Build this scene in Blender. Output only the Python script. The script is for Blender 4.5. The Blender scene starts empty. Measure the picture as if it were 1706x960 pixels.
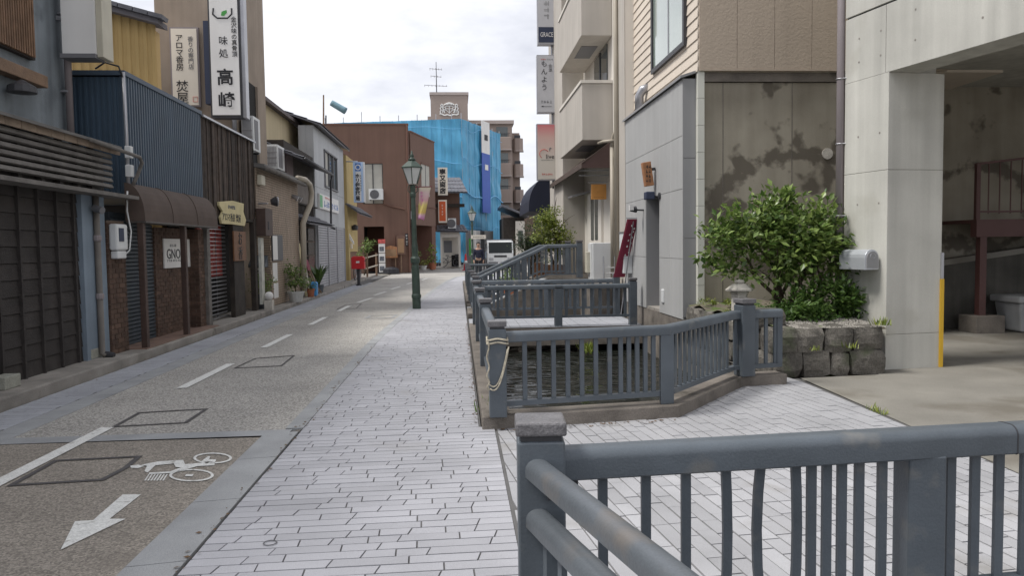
import bpy, bmesh, math, random
from mathutils import Vector, Matrix
random.seed(7)
S = bpy.context.scene
COL = S.collection
# ------------------------------------------------------------------ camera
CF, CA, CP, CR, CH = 1280.0, math.atan(88/1280), math.atan(69.2/1280), .0135, 1.6
_F = Vector((math.sin(CA)*math.cos(CP), math.cos(CA)*math.cos(CP), -math.sin(CP)))
_R = Vector((math.cos(CA), -math.sin(CA), 0)); _U = _R.cross(_F)
_R2 = _R*math.cos(CR) - _U*math.sin(CR); _U2 = _U*math.cos(CR) + _R*math.sin(CR)
cd = bpy.data.cameras.new('camera'); cam = bpy.data.objects.new('camera', cd); COL.objects.link(cam)
cd.sensor_fit = 'HORIZONTAL'; cd.sensor_width = 36; cd.lens = 36*CF/1706; cd.clip_start = .05; cd.clip_end = 3000
m = Matrix((_R2, _U2, -_F)).transposed().to_4x4(); m.translation = (0, 0, CH); cam.matrix_world = m
S.camera = cam
# ------------------------------------------------------------------ sky, sun, exposure
SUN_EL, SUN_AZ = math.radians(58), math.radians(-100)      # azimuth from +Y towards +X: the sun stands over the left roofs
w = bpy.data.worlds.new('World'); S.world = w; w.use_nodes = True
nt = w.node_tree; N = nt.nodes; L = nt.links; N.clear()
out = N.new('ShaderNodeOutputWorld'); bg = N.new('ShaderNodeBackground'); bg.inputs[1].default_value = .1
sky = N.new('ShaderNodeTexSky'); sky.sky_type = 'NISHITA'; sky.sun_disc = False
sky.sun_elevation = SUN_EL; sky.sun_rotation = SUN_AZ
tc = N.new('ShaderNodeTexCoord'); mp = N.new('ShaderNodeMapping'); mp.inputs['Scale'].default_value = (1.5, 1.5, 4)
nz = N.new('ShaderNodeTexNoise'); nz.inputs['Scale'].default_value = 2.4; nz.inputs['Detail'].default_value = 6; nz.inputs['Roughness'].default_value = .55
rp = N.new('ShaderNodeValToRGB'); rp.color_ramp.elements[0].position = .36; rp.color_ramp.elements[1].position = .62
rp.color_ramp.elements[0].color = (3.3, 3.36, 3.7, 1); rp.color_ramp.elements[1].color = (5.3, 5.3, 5.45, 1)
mx = N.new('ShaderNodeMix'); mx.data_type = 'RGBA'; mx.inputs[0].default_value = .93
L.new(tc.outputs['Generated'], mp.inputs[0]); L.new(mp.outputs[0], nz.inputs[0]); L.new(nz.outputs[0], rp.inputs[0])
L.new(sky.outputs[0], mx.inputs[6]); L.new(rp.outputs[0], mx.inputs[7]); L.new(mx.outputs[2], bg.inputs[0]); L.new(bg.outputs[0], out.inputs[0])
sl = bpy.data.lights.new('sun', 'SUN'); sl.energy = 1.5; sl.angle = math.radians(16); sl.color = (1, .97, .92)
so = bpy.data.objects.new('sun', sl); COL.objects.link(so)
sd = Vector((math.sin(SUN_AZ)*math.cos(SUN_EL), math.cos(SUN_AZ)*math.cos(SUN_EL), math.sin(SUN_EL)))
so.rotation_euler = sd.to_track_quat('Z', 'Y').to_euler(); so.location = (0, 0, 40)
S.view_settings.view_transform = 'Standard'; S.view_settings.look = 'None'; S.view_settings.gamma = 1
S.view_settings.exposure = 1.15; S.view_settings.use_curve_mapping = False
S.render.engine = 'CYCLES'

# ------------------------------------------------------------------ surveying helpers: sight line through a photo pixel met with a real plane
def _ray(x, y): return _F*CF + _R2*(x-853) + _U2*(480-y)
_C = Vector((0, 0, CH))
def G(x, y, z=0.): d = _ray(x, y); return _C + d*((z-CH)/d.z)
def PX(x, y, X): d = _ray(x, y); return _C + d*(X/d.x)
def PY(x, y, Y): d = _ray(x, y); return _C + d*(Y/d.y)

# ------------------------------------------------------------------ mesh helpers
class MB:
    def __init__(s): s.v = []; s.f = []
    def add(s, v, f):
        n = len(s.v); s.v += [tuple(q) for q in v]; s.f += [tuple(i+n for i in q) for q in f]; return s
    def box(s, x0, x1, y0, y1, z0, z1):
        x0, x1 = sorted((x0, x1)); y0, y1 = sorted((y0, y1)); z0, z1 = sorted((z0, z1))
        return s.add([(x0,y0,z0),(x1,y0,z0),(x1,y1,z0),(x0,y1,z0),(x0,y0,z1),(x1,y0,z1),(x1,y1,z1),(x0,y1,z1)],
                     [(3,2,1,0),(4,5,6,7),(0,1,5,4),(1,2,6,5),(2,3,7,6),(3,0,4,7)])
    def ext(s, pts, vec):                      # polygon (3D points) extruded by a vector
        n = len(pts); P = [Vector(q) for q in pts]; V = Vector(vec)
        nn = Vector((0,0,0))
        for i in range(n): nn += P[i].cross(P[(i+1) % n])
        if nn.dot(V) > 0: P.reverse()
        return s.add([*P, *[q+V for q in P]], [tuple(range(n)), tuple(range(2*n-1, n-1, -1))] +
                     [(i+n, (i+1) % n+n, (i+1) % n, i)[::1] for i in range(n)])
    def prism(s, poly, z0, z1): return s.ext([(x, y, z0) for x, y in poly], (0, 0, z1-z0))
    def cyl(s, a, b, r0, r1=None, n=10):
        r1 = r0 if r1 is None else r1; a = Vector(a); b = Vector(b); d = (b-a).normalized()
        u = d.orthogonal().normalized(); w_ = d.cross(u)
        c = [(math.cos(2*math.pi*i/n), math.sin(2*math.pi*i/n)) for i in range(n)]
        return s.add([a+(u*p+w_*q)*r0 for p, q in c]+[b+(u*p+w_*q)*r1 for p, q in c],
                     [(i, (i+1) % n, (i+1) % n+n, i+n) for i in range(n)]+[tuple(range(n-1,-1,-1)), tuple(range(n, 2*n))])
    def tube(s, pts, r, n=8, taper=None):
        P = [Vector(q) for q in pts]; k = len(P); u = None; V = []
        for i in range(k):
            d = (P[min(i+1, k-1)]-P[max(i-1, 0)]).normalized()
            u = d.orthogonal().normalized() if u is None else (u-d*u.dot(d)).normalized()
            w_ = d.cross(u); rr = r if taper is None else r+(taper-r)*i/(k-1)
            V += [P[i]+(u*math.cos(2*math.pi*j/n)+w_*math.sin(2*math.pi*j/n))*rr for j in range(n)]
        return s.add(V, [(i*n+j, i*n+(j+1) % n, (i+1)*n+(j+1) % n, (i+1)*n+j) for i in range(k-1) for j in range(n)] +
                     [tuple(range(n-1,-1,-1)), tuple(range((k-1)*n, k*n))])
    def lathe(s, x, y, prof, n=16):
        k = len(prof)
        return s.add([(x+r*math.cos(2*math.pi*j/n), y+r*math.sin(2*math.pi*j/n), z) for r, z in prof for j in range(n)],
                     [(i*n+j, i*n+(j+1) % n, (i+1)*n+(j+1) % n, (i+1)*n+j) for i in range(k-1) for j in range(n)] +
                     [tuple(range(n-1,-1,-1)), tuple(range((k-1)*n, k*n))])
    def sweep(s, path, prof, closed=True):    # profile (across, up) along a polyline, mitred
        P = [Vector(q) for q in path]; k = len(P); n = len(prof); V = []
        for i in range(k):
            ds = []
            if i > 0: ds.append((P[i]-P[i-1]).to_2d().normalized())
            if i < k-1: ds.append((P[i+1]-P[i]).to_2d().normalized())
            nn = [Vector((d.y, -d.x)) for d in ds]
            if len(nn) == 2: b = (nn[0]+nn[1]).normalized(); b = b/max(.3, b.dot(nn[0]))
            else: b = nn[0]
            V += [(P[i].x+b.x*a, P[i].y+b.y*a, P[i].z+h) for a, h in prof]
        return s.add(V, [(i*n+j, (i+1)*n+j, (i+1)*n+(j+1) % n, i*n+(j+1) % n)[::-1] for i in range(k-1) for j in range(n)] +
                     [tuple(range(n)), tuple(range(k*n-1, (k-1)*n-1, -1))])
    def sheet(s, pts, z): return s.add([(x, y, z) for x, y in pts], [tuple(range(len(pts)))])

INV = {}
def reg(o, inv): INV[o.name] = inv
def build(mb, name, mat, parent=None, smooth=False, bevel=0, org=None, fix=True):
    me = bpy.data.meshes.new(name)
    if parent is not None: T = INV[parent.name]
    else:
        if org is None and mb.v:
            xs, ys, zs = zip(*mb.v); org = ((min(xs)+max(xs))/2, (min(ys)+max(ys))/2, min(zs))
        T = Matrix.Translation(-Vector(org or (0,0,0)))
    me.from_pydata([T @ Vector(q) for q in mb.v], [], mb.f)
    if fix:
        b = bmesh.new(); b.from_mesh(me); bmesh.ops.recalc_face_normals(b, faces=b.faces); b.to_mesh(me); b.free()
    me.materials.append(mat)
    if smooth: me.polygons.foreach_set('use_smooth', [True]*len(me.polygons))
    if smooth == 'auto': me.set_sharp_from_angle(angle=math.radians(40))
    o = bpy.data.objects.new(name, me); COL.objects.link(o)
    if parent is not None: o.parent = parent
    else: o.location = org or (0,0,0)
    reg(o, T)
    if bevel:
        bm_ = o.modifiers.new('bevel', 'BEVEL'); bm_.width = bevel; bm_.segments = 2; bm_.limit_method = 'ANGLE'
    return o
def tag(o, label, cat, group=None):
    o['label'] = label; o['category'] = cat
    if group: o['group'] = group
    return o
def thing(name, label, cat, loc, group=None):
    o = bpy.data.objects.new(name, None); COL.objects.link(o); o.location = loc; o.empty_display_size = .2
    reg(o, Matrix.Translation(-Vector(loc))); return tag(o, label, cat, group)
def struct(mb, name, mat, parent=None, **k):
    o = build(mb, name, mat, parent, org=(0,0,0) if parent is None else None, **k)
    if parent is None: o['kind'] = 'structure'
    return o
_ub = {}
def ubox(mat):
    if mat.name not in _ub:
        mb = MB().box(-.5,.5,-.5,.5,-.5,.5); me = bpy.data.meshes.new('piece'); me.from_pydata(mb.v, [], mb.f); me.materials.append(mat); _ub[mat.name] = me
    return _ub[mat.name]
def pbox(name, mat, parent, x0, x1, y0, y1, z0, z1, rot=None, mesh=None):     # a plain piece that shares its mesh
    o = bpy.data.objects.new(name, mesh or ubox(mat)); COL.objects.link(o); o.parent = parent
    c = Vector(((x0+x1)/2, (y0+y1)/2, (z0+z1)/2)); M = Matrix.Translation(c)
    if rot: M = M @ Matrix.Rotation(rot[0], 4, rot[1])
    o.matrix_local = INV[parent.name] @ M @ Matrix.Diagonal((abs(x1-x0), abs(y1-y0), abs(z1-z0), 1))
    return o
def B(name, mat, parent, *b, **k): return build(MB().box(*b), name, mat, parent, **k)

# ------------------------------------------------------------------ materials
def lin(c):
    c /= 255; return c/12.92 if c <= .04045 else ((c+.055)/1.055)**2.4
def col(r, g, b, k=1.): return tuple(min(.9, lin(q)*k) for q in (r, g, b))+(1,)
_m = {}
def mat(name, c, rough=.75, var=.18, scale=2.5, bump=.15, bs=60., streak=0., rnd=0., metal=0., speck=0., ss=150., spec=.4, dirt=None, dscale=1.2, dpos=.6, coat=0, chips=0., cs=70.):
    if name in _m: return _m[name]
    M = bpy.data.materials.new(name); M.use_nodes = True; nt = M.node_tree; N = nt.nodes; L = nt.links
    P = N['Principled BSDF']; P.inputs['Roughness'].default_value = rough; P.inputs['Metallic'].default_value = metal
    P.inputs['Specular IOR Level'].default_value = spec; P.inputs['Coat Weight'].default_value = coat
    g = N.new('ShaderNodeNewGeometry')
    def noise(sc, det=4, mapping=None):
        n = N.new('ShaderNodeTexNoise'); n.inputs['Scale'].default_value = sc; n.inputs['Detail'].default_value = det; src = g.outputs['Position']
        if mapping:
            q = N.new('ShaderNodeMapping'); q.inputs['Scale'].default_value = mapping; L.new(src, q.inputs[0]); src = q.outputs[0]
        L.new(src, n.inputs['Vector']); return n.outputs[0]
    def mr(s, a, b, lo=.25, hi=.75):
        n = N.new('ShaderNodeMapRange'); n.inputs[1].default_value = lo; n.inputs[2].default_value = hi; n.inputs[3].default_value = a; n.inputs[4].default_value = b; L.new(s, n.inputs[0]); return n.outputs[0]
    def mul(a, b):
        n = N.new('ShaderNodeMath'); n.operation = 'MULTIPLY'; L.new(a, n.inputs[0]); L.new(b, n.inputs[1]); return n.outputs[0]
    f = mr(noise(scale, 6), 1-var, 1+var)
    if streak: f = mul(f, mr(noise(1., 4, (5, 5, .25)), 1-streak, 1+streak*.5))
    if speck: f = mul(f, mr(noise(ss, 2), 1-speck, 1+speck, .35, .65))
    if chips:
        vo = N.new('ShaderNodeTexVoronoi'); vo.inputs['Scale'].default_value = cs; L.new(g.outputs['Position'], vo.inputs['Vector']); se = N.new('ShaderNodeSeparateColor'); L.new(vo.outputs['Color'], se.inputs[0]); f = mul(f, mr(se.outputs[0], 1-chips, 1+chips*1.1, 0, 1))
    if rnd:
        oi = N.new('ShaderNodeObjectInfo'); f = mul(f, mr(oi.outputs['Random'], 1-rnd, 1+rnd, 0, 1))
    base = N.new('ShaderNodeRGB'); base.outputs[0].default_value = c
    v = N.new('ShaderNodeVectorMath'); v.operation = 'SCALE'; L.new(base.outputs[0], v.inputs[0]); L.new(f, v.inputs['Scale'])
    o = v.outputs[0]
    if dirt:
        mx = N.new('ShaderNodeMix'); mx.data_type = 'RGBA'; mx.inputs[7].default_value = dirt
        L.new(mr(noise(dscale, 8), 0, .85, dpos, dpos+.12), mx.inputs[0]); L.new(o, mx.inputs[6]); o = mx.outputs[2]
    L.new(o, P.inputs['Base Color'])
    if bump:
        bn = N.new('ShaderNodeBump'); bn.inputs['Strength'].default_value = bump; bn.inputs['Distance'].default_value = .02
        L.new(noise(bs, 3), bn.inputs['Height']); L.new(bn.outputs[0], P.inputs['Normal'])
    _m[name] = M; return M
def leafmat(name, c1, c2, sc=6, rough=.4):
    if name in _m: return _m[name]
    M = bpy.data.materials.new(name); M.use_nodes = True; nt = M.node_tree; N = nt.nodes; L = nt.links; P = N['Principled BSDF']
    P.inputs['Roughness'].default_value = rough
    g = N.new('ShaderNodeNewGeometry'); r = N.new('ShaderNodeValToRGB'); r.color_ramp.elements[0].color = c1; r.color_ramp.elements[1].color = c2
    L.new(g.outputs['Random Per Island'], r.inputs[0]); L.new(r.outputs[0], P.inputs['Base Color'])
    tr = N.new('ShaderNodeBsdfTranslucent'); L.new(r.outputs[0], tr.inputs[0]); ms = N.new('ShaderNodeMixShader'); ms.inputs[0].default_value = .3
    L.new(P.outputs[0], ms.inputs[1]); L.new(tr.outputs[0], ms.inputs[2]); L.new(ms.outputs[0], N['Material Output'].inputs[0])
    _m[name] = M; return M
K = 1.0
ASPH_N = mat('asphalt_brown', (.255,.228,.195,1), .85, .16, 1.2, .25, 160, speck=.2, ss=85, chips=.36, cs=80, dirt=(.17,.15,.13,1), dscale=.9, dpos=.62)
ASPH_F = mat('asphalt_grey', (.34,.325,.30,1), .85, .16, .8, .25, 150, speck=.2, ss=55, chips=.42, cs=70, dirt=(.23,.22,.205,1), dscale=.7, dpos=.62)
PAVER = mat('paver_granite', (.385,.385,.41,1), .8, .12, 1.5, .15, 300, rnd=.08, speck=.12, ss=300, dirt=(.31,.305,.31,1), dscale=1.1, dpos=.60)
PAVER2 = mat('paver_plaza', (.365,.365,.38,1), .8, .18, 1.3, .15, 300, rnd=.12, speck=.14, ss=300, dirt=(.27,.26,.25,1), dscale=1.3, dpos=.58)
PAVER3 = mat('paver_old', (.36,.37,.40,1), .8, .16, 1.1, .15, 200, rnd=.05, speck=.15, ss=300)
MORTAR = mat('mortar', (.125,.122,.12,1), .9, .2, 3, .2, 200)
KERB = mat('kerb_concrete', (.31,.318,.325,1), .8, .2, 2, .2, 120, speck=.15, ss=200)
OLDCON = mat('old_concrete', (.17,.15,.13,1), .9, .4, 3, .4, 40, speck=.2, dirt=(.05,.045,.035,1), dscale=2.5)
STEP = mat('step_concrete', (.27,.25,.225,1), .9, .3, 2.5, .3, 60, speck=.2, dirt=(.09,.075,.06,1), dscale=2)
CONC = mat('fair_concrete', (.52,.51,.465,1), .75, .16, 1.0, .08, 80, streak=.22, speck=.06, dirt=(.40,.385,.33,1), dscale=.9, dpos=.58)
CONC_D = mat('driveway_concrete', (.235,.222,.195,1), .85, .25, 1, .2, 100, speck=.1, dirt=(.15,.135,.11,1), dscale=.8, dpos=.52)
WHITE = mat('road_paint', (.70,.70,.67,1), .7, .1, 12, .2, 200, speck=.15, ss=90, dirt=(.33,.31,.28,1), dscale=14, dpos=.6)
SEAL = mat('sealant', (.085,.08,.08,1), .8, .2, 5, .2, 100)
FENCE = mat('fence_paint', (.092,.108,.125,1), .42, .2, 3, .08, 90, speck=.05, dirt=(.15,.152,.15,1), dscale=5, dpos=.6)
FENCE_W = mat('fence_paint_worn', (.10,.112,.125,1), .38, .2, 3, .08, 60, speck=.06, dirt=(.15,.135,.122,1), dscale=3.5, dpos=.56)
CAPST = mat('cap_stone', (.14,.135,.14,1), .45, .25, 10, .25, 60, speck=.2)
WATER_BED = mat('canal_bed', (.03,.03,.025,1), .9)
STONE = mat('garden_stone', (.125,.115,.10,1), .9, .45, 4, .9, 14, rnd=.3, speck=.25, ss=60, dirt=(.075,.085,.05,1), dscale=3, dpos=.6)
BRICK = mat('pier_brick', (.095,.058,.042,1), .85, .4, 6, .3, 90, rnd=.22)
BRICK_M = mat('brick_joint', (.13,.095,.075,1), .9, .2, 5, .2, 100)
BOARD = mat('dark_board', (.036,.031,.029,1), .8, .3, 4, .4, 60, rnd=.15, streak=.25)
BATTEN = mat('dark_batten', (.035,.03,.028,1), .8, .3, 4, .3, 60)
STUCCO_B = mat('grey_blue_stucco', (.19,.215,.235,1), .9, .25, 1.6, .35, 40, streak=.3, dirt=(.10,.115,.13,1), dscale=1.4, dpos=.58)
POST_B = mat('blue_grey_paint', (.19,.235,.285,1), .8, .15, 2, .15, 60, streak=.2)
SLATW = mat('slat_brown', (.17,.10,.06,1), .7, .3, 6, .3, 60, rnd=.15)
BEAMW = mat('beam_wood', (.20,.13,.085,1), .75, .3, 5, .3, 50)
WEATHER = mat('weathered_wood', (.14,.13,.12,1), .9, .3, 5, .4, 50, rnd=.15)
FASCIA = mat('fascia_tile', (.27,.21,.16,1), .85, .25, 4, .2, 50, rnd=.15)
BLUEC = mat('blue_corrugated', (.045,.072,.105,1), .45, .15, 2, .05, 50, streak=.18)
BLUED = mat('blue_trim', (.055,.08,.115,1), .5, .15)
SHUT_B = mat('blue_shutter', (.04,.052,.064,1), .5, .2, 3, .1, 50, streak=.25)
CHAR = mat('charred_board', (.06,.044,.035,1), .85, .4, 7, .5, 45, rnd=.5, streak=.4)
AWN_B = mat('brown_awning', (.085,.061,.05,1), .8, .18, 3, .15, 150)
BROWNP = mat('brown_post', (.065,.04,.032,1), .6, .2, 6, .15, 60)
YEL_C = mat('yellow_cladding', (.47,.32,.13,1), .7, .06, 2, .05, 50)
TILE_R = mat('roof_tile', (.11,.11,.125,1), .5, .25, 4, .2, 40, rnd=.15)
BEIGE_T = mat('beige_render', (.31,.255,.205,1), .9, .12, 1.5, .25, 60, streak=.16)
CREAM_W = mat('cream_render', (.52,.44,.29,1), .9, .08, 1, .15, 60, streak=.12)
TILE_B = mat('tile_joint_base', (.14,.11,.085,1), .9, .1)
TILEW = mat('beige_wall_tile', (.35,.275,.21,1), .7, .15, 3, .1, 60, streak=.15)
OLDW = mat('old_dark_timber', (.036,.029,.024,1), .85, .4, 5, .4, 50, rnd=.2)
PANELW = mat('grey_white_panel', (.42,.43,.44,1), .6, .07, 1, .04, 30, streak=.12)
SHUT_G = mat('grey_shutter', (.36,.36,.38,1), .5, .1, 2, .05, 50, streak=.1)
YEL_W = mat('ochre_render', (.45,.34,.15,1), .9, .1, 1.5, .2, 60, streak=.15)
BROWN_W = mat('brown_render', (.155,.092,.07,1), .9, .07, .8, .25, 60, streak=.12)
BROWN_D = mat('brown_render_dark', (.15,.08,.06,1), .9, .1, .8, .2, 60)
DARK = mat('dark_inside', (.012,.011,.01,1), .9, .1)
GLASS = mat('window_glass', (.06,.075,.075,1), .06, .1, 1, 0, spec=.9)
GLASS_REFL = mat('window_glass_reflection_tint', (.30,.36,.32,1), .05, .1, 1, 0, spec=1., coat=.6)  # the pale green reflection in the pane is put into the base colour
CURT = mat('curtain', (.40,.39,.35,1), .8, .1, 3, .1, 30)
ALU = mat('aluminium', (.38,.38,.40,1), .35, .1, 3, .03, 40, metal=.6)
GLASS_T = mat('dark_glass', (.012,.015,.016,1), .25, .1, 1, 0, spec=.25)
DARKM = mat('dark_metal', (.045,.045,.05,1), .45, .15, 3, .05, 40)
GREENM = mat('lamp_green', (.05,.075,.06,1), .45, .25, 8, .12, 50, dirt=(.13,.13,.11,1), dscale=7, dpos=.63)
FROST = mat('lamp_glass', (.62,.64,.63,1), .25, .05)
WPLAST = mat('white_plastic', (.62,.63,.63,1), .5, .06, 3, .03, 40, streak=.08)
CPLAST = mat('cream_plastic', (.50,.47,.38,1), .55, .1, 3, .03, 40, streak=.12)
BWHITE = mat('board_white', (.72,.71,.69,1), .55, .05, 2, .02, 40, streak=.06)
BCREAM = mat('board_cream', (.74,.68,.58,1), .6, .05, 2, .02, 40)
BLACKI = mat('ink_black', (.018,.018,.022,1), .6, 0, 1, 0)
GREYI = mat('ink_grey', (.16,.16,.17,1), .6, 0, 1, 0)
GREENI = mat('ink_green', (.06,.30,.06,1), .6, 0, 1, 0)
REDI = mat('ink_red', (.55,.07,.05,1), .6, 0, 1, 0)
BLUEI = mat('ink_blue', (.08,.17,.42,1), .6, 0, 1, 0)
NAVY = mat('navy_board', (.03,.04,.075,1), .6, .1)
SKYB = mat('pale_blue_board', (.42,.55,.75,1), .6, .05)
ORANGE = mat('orange_board', (.62,.11,.03,1), .55, .08)
AMBER = mat('amber_board', (.60,.28,.07,1), .6, .15, 6)
WOODS = mat('sign_wood', (.34,.16,.075,1), .65, .3, 7, .2, 50)
WOODD = mat('dark_sign_wood', (.16,.075,.035,1), .6, .3, 7, .2, 50)
YBOARD = mat('yellow_slab', (.55,.48,.27,1), .7, .12, 4, .1, 50)
TARP = mat('blue_tarp', (.09,.35,.56,1), .5, .13, .5, .12, 3, streak=.2)
TARP2 = mat('blue_banner', (.05,.11,.42,1), .6, .05)
APT = mat('apartment_tile', (.33,.265,.23,1), .8, .06, .5, .05, 20)
APT_L = mat('apartment_band', (.42,.36,.33,1), .8, .06)
RED = mat('post_red', (.55,.02,.025,1), .35, .06, 3, .02, 40, coat=.3)
TERRA = mat('terracotta', (.35,.13,.07,1), .85, .2, 8)
POT_G = mat('grey_pot', (.10,.115,.13,1), .6, .2, 6)
POT_W = mat('white_pot', (.50,.50,.48,1), .6, .15, 6)
BLUEP = mat('blue_plastic', (.05,.28,.60,1), .5, .1)
SIDING = mat('cream_siding', (.66,.58,.49,1), .7, .05, 1, .12, 60, streak=.06)
SAND = mat('sand_panel', (.42,.35,.28,1), .85, .06, .8, .3, 25, streak=.07)
GREYP = mat('grey_panel', (.43,.43,.425,1), .7, .05, 1, .06, 120, rnd=.02, streak=.06)
GREYD = mat('grey_panel_dark', (.27,.27,.275,1), .7, .05, 1, .05, 120)
CREAMT = mat('cream_tile', (.60,.60,.54,1), .6, .05, 2, .04, 60)
BALC = mat('balcony_render', (.47,.435,.39,1), .85, .08, 1, .15, 60, streak=.1)
BALC_L = mat('light_render', (.66,.62,.56,1), .85, .06, 1, .12, 60, streak=.08)
PIPE_C = mat('cream_pipe', (.38,.34,.275,1), .5, .08, 3, .02, 40)
PIPE_C2 = mat('drain_brown', (.15,.135,.12,1), .6, .2, 4, .05, 40, streak=.2)
PIPE_P = mat('mauve_pipe', (.24,.21,.215,1), .5, .08, 3, .02, 40)
NAVYA = mat('navy_awning', (.012,.016,.035,1), .7, .1)
CRIM = mat('crimson_cloth', (.20,.02,.045,1), .7, .15, 4, .1, 40)
STEELB = mat('brown_steel', (.11,.05,.045,1), .5, .15)
BIN = mat('grey_bin', (.40,.41,.42,1), .5, .12, 4, .05, 30, streak=.12)
GUARD = mat('yellow_guard', (.62,.38,.03,1), .5, .1)
ZINC = mat('zinc', (.50,.52,.55,1), .35, .08, 5, .03, 40, metal=.35)
LANT = mat('lantern_stone', (.50,.47,.42,1), .9, .2, 9, .4, 40, speck=.15)
GRAVEL = mat('gravel', (.30,.28,.25,1), .9, .25, 10, .6, 60, speck=.3, ss=60)
SOIL = mat('soil', (.14,.12,.09,1), .95, .3, 4, .5, 30, dirt=(.08,.13,.025,1), dscale=3, dpos=.5)
SKIN = mat('skin', (.45,.28,.2,1), .6, .05); HAIR = mat('hair', (.015,.012,.01,1), .6, .2)
SWEAT = mat('navy_sweater', (.022,.024,.045,1), .9, .15); TROUS = mat('dark_trousers', (.03,.03,.035,1), .9, .15)
ROPE = mat('rope', (.42,.38,.30,1), .95, .3, 30, .5, 120)
BARK = mat('bark', (.10,.075,.055,1), .9, .3, 12, .6, 40)
LEAF_S = leafmat('shrub_leaf', (.045,.10,.02,1), (.27,.36,.10,1), rough=.32)
LEAF_D = leafmat('dark_leaf', (.03,.075,.016,1), (.13,.21,.05,1), rough=.35)
LEAF_Y = leafmat('yellow_green_leaf', (.09,.15,.02,1), (.30,.33,.06,1))
LEAF_F = leafmat('fir_leaf', (.015,.035,.012,1), (.05,.075,.03,1))
LEAF_M = leafmat('mid_leaf', (.03,.08,.015,1), (.12,.21,.04,1))
# water: dark, rippled
WATER = bpy.data.materials.new('water'); WATER.use_nodes = True
def _w():
    nt = WATER.node_tree; N = nt.nodes; L = nt.links; P = N['Principled BSDF']; P.inputs['Base Color'].default_value = (.014,.016,.013,1)
    P.inputs['Roughness'].default_value = .06; P.inputs['IOR'].default_value = 1.33; P.inputs['Specular IOR Level'].default_value = .7
    g = N.new('ShaderNodeNewGeometry'); mp = N.new('ShaderNodeMapping'); mp.inputs['Scale'].default_value = (.45, 2.0, 1); n = N.new('ShaderNodeTexNoise'); n.inputs['Scale'].default_value = 3.4; n.inputs['Detail'].default_value = 1.; n.inputs['Distortion'].default_value = .3
    b = N.new('ShaderNodeBump'); b.inputs['Strength'].default_value = 1.; b.inputs['Distance'].default_value = .13
    L.new(g.outputs['Position'], mp.inputs[0]); L.new(mp.outputs[0], n.inputs[0]); L.new(n.outputs[0], b.inputs['Height']); L.new(b.outputs[0], P.inputs['Normal'])
_w()
# the old retaining wall: weathered concrete with dark damp patches of their own shape
def stained(name, cx, cz, R_, thr):
    M = bpy.data.materials.new(name); M.use_nodes = True; nt = M.node_tree; N = nt.nodes; L = nt.links; P = N['Principled BSDF']; P.inputs['Roughness'].default_value = .85
    g = N.new('ShaderNodeNewGeometry'); sp = N.new('ShaderNodeSeparateXYZ'); L.new(g.outputs['Position'], sp.inputs[0])
    def mth(op, a, b=None):
        n = N.new('ShaderNodeMath'); n.operation = op
        for i, q in enumerate((a, b)):
            if q is None: continue
            if isinstance(q, (int, float)): n.inputs[i].default_value = q
            else: L.new(q, n.inputs[i])
        return n.outputs[0]
    def noise(s, d=5, mp=None):
        n = N.new('ShaderNodeTexNoise'); n.inputs['Scale'].default_value = s; n.inputs['Detail'].default_value = d
        if mp: q = N.new('ShaderNodeMapping'); q.inputs['Scale'].default_value = mp; L.new(g.outputs['Position'], q.inputs[0]); L.new(q.outputs[0], n.inputs[0])
        else: L.new(g.outputs['Position'], n.inputs[0])
        return n.outputs[0]
    dx = mth('SUBTRACT', sp.outputs[0], cx); dz = mth('SUBTRACT', sp.outputs[2], cz)
    d = mth('SQRT', mth('ADD', mth('MULTIPLY', dx, dx), mth('MULTIPLY', mth('MULTIPLY', dz, dz), 2.2)))
    arc = mth('SUBTRACT', .21, mth('ABSOLUTE', mth('SUBTRACT', d, R_)))
    m1 = mth('ADD', arc, mth('MULTIPLY', mth('SUBTRACT', noise(2.6), .5), .7))
    m2 = mth('SUBTRACT', noise(1.5, 3), thr)
    mk = mth('MAXIMUM', mth('MULTIPLY', mth('ADD', m1, mth('MULTIPLY', mth('SUBTRACT', noise(9,4), .5), .35)), 7), mth('MULTIPLY', mth('ADD', m2, mth('MULTIPLY', mth('SUBTRACT', noise(8,4), .5), .12)), 16)); mk = mth('MINIMUM', mth('MAXIMUM', mk, 0), .8)
    mr = N.new('ShaderNodeValToRGB'); mr.color_ramp.elements[0].color = (.20,.175,.135,1); mr.color_ramp.elements[1].color = (.40,.365,.295,1); mr.color_ramp.elements[0].position = .3; mr.color_ramp.elements[1].position = .7
    L.new(mth('ADD', mth('MULTIPLY', noise(1.1, 7), .6), mth('MULTIPLY', noise(1, 4, (4, 4, .3)), .4)), mr.inputs[0])
    mx = N.new('ShaderNodeMix'); mx.data_type = 'RGBA'; mx.inputs[7].default_value = (.085,.07,.053,1); L.new(mk, mx.inputs[0]); L.new(mr.outputs[0], mx.inputs[6]); L.new(mx.outputs[2], P.inputs['Base Color'])
    b = N.new('ShaderNodeBump'); b.inputs['Strength'].default_value = .2; b.inputs['Distance'].default_value = .02; L.new(noise(40, 4), b.inputs['Height']); L.new(b.outputs[0], P.inputs['Normal'])
    return M
STAIN = stained('stained_concrete', 5.6, 2.05, 1.45, .565)
STAIN2 = stained('stained_concrete_inner', 9.6, 2.2, 1.1, .63)

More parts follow.
